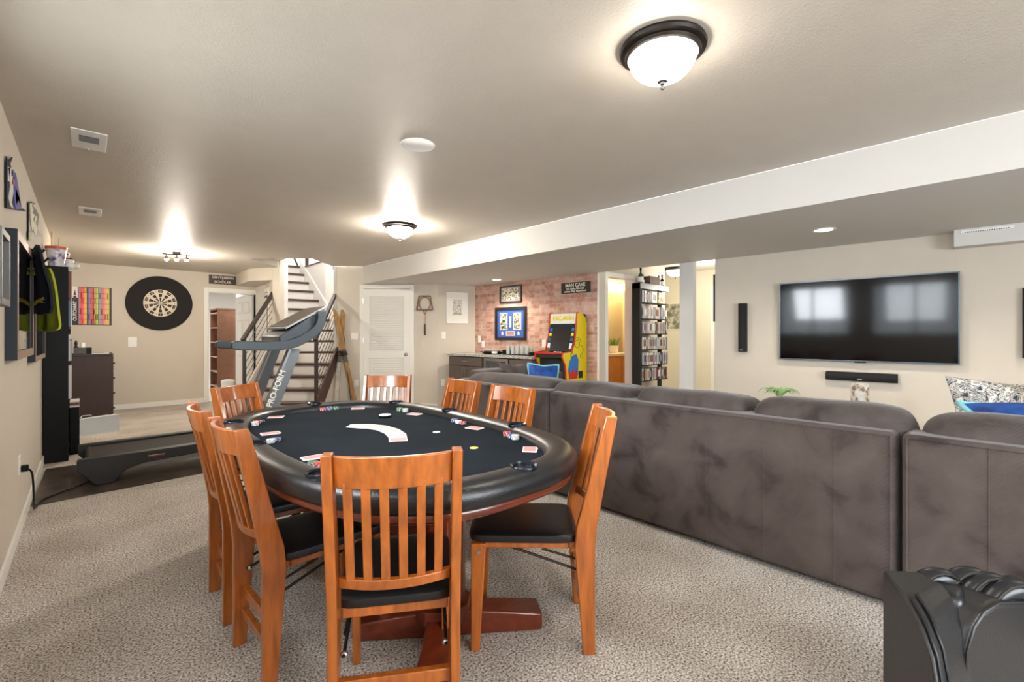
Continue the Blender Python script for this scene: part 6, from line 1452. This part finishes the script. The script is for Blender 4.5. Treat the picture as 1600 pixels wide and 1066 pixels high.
# closed sides and outer stringer of the lower flight
for rr_, nm in ((RB + 0.03, 'right'), (RA - 0.06, 'left')):
    g = G(); sgn = 1 if nm == 'right' else -1
    lo = [ax(7.30, rr_), ax(8.05, rr_)]
    d_ = Vector((SY, CY)); nn_ = Vector((CY, -SY))
    def P2(d, z, off): q = d_ * d + nn_ * (rr_ + off); return (q.x, q.y, z)
    pr = [(7.30, 0.0), (7.30, 0.22), (8.10, 0.96), (8.10, 0.0)]
    v = [P2(d, z, 0) for d, z in pr] + [P2(d, z, 0.02) for d, z in pr]; g.add(v, [(0, 1, 2, 3), (7, 6, 5, 4)] + [(i, i + 4, (i + 1) % 4 + 4, (i + 1) % 4) for i in range(4)], WALL); g.build('side_panel', st)
    g = G(); pr = [(7.22, 0.02), (7.22, 0.30), (8.12, 1.14), (8.12, 0.84), (7.30, 0.02)]
    off0 = 0.021 if nm == 'right' else -0.021
    v = [P2(d, z, off0) for d, z in pr] + [P2(d, z, off0 + 0.03 * sgn) for d, z in pr]; n_ = 5; g.add(v, [tuple(range(5)), tuple(range(5, 10))[::-1]] + [(i, i + 5, (i + 1) % 5 + 5, (i + 1) % 5) for i in range(5)], DWOOD if nm == 'right' else WALL); g.build('stringer', st, bevel=0.003)
for rr_, d0, d1, lab in ((-3.05, 7.28, 8.14, 'dark metal stair railing with sloping cables on the right side of the stairs'), (-4.20, 7.33, 8.26, 'dark metal stair railing with sloping cables behind the treadmill handle')):
    t = thing('stair_railing', lab, 'railing', (0, 0, 0))
    def zt_(x): return CAM_H
    top0, top1 = 1.20, 2.05
    if rr_ < -4: top0, top1 = 1.20, 2.05
    RAIL = mat('railing_bronze', (52, 42, 38), 0.45)
    for d, zb_, zt2 in ((d0, 0.14, top0), (d1, 0.86, top1)):
        g = G(); q = Vector(ax(d, rr_)); s1 = 0.024; g.box(q.x - s1, q.x + s1, q.y - s1, q.y + s1, zb_, zt2, RAIL); g.build('post', t, bevel=0.003)
    g = G(); g.bar(ax(d0 - 0.05, rr_, top0 - 0.02), ax(d1 + 0.02, rr_, top1 + 0.01), 0.055, 0.05, RAIL); g.build('handrail', t, bevel=0.004)
    for k in range(7):
        o_ = 0.12 * (k + 1); g = G(); g.tube([ax(d0, rr_, top0 - 0.04 - o_), ax(d1, rr_, top1 - 0.04 - o_)], 0.005, RAIL, 6); g.build('cable', t)
# upstairs guard rail glimpsed through the opening
t = thing('landing_railing', 'dark guard rail at the top of the stairs, glimpsed through the opening', 'railing', (0, 0, 0)); RAIL = MATS['railing_bronze']
q1 = Vector(aty(479.5, 405, 11.0)); g = G(); g.box(q1.x - 0.03, q1.x + 0.03, 10.97, 11.03, 2.72, 3.7, RAIL); g.build('post', t)
a_, b_ = aty(459, 402, 11.2), aty(465.5, 416, 11.2); g = G(); g.bar((2 * a_[0] - b_[0], a_[1], 2 * a_[2] - b_[2]), b_, 0.03, 0.03, RAIL); g.build('handrail', t)

# small black strip on the end of the television wall
t = thing('wall_plaque', 'narrow black plaque edge on the hall side of the television wall', 'plaque', (5.395, 2.437, 1.64)); g = G(); g.box(0.03, 0.10, 0, 0.02, -0.22, 0.33, IRON); g.build('plaque_board', t)
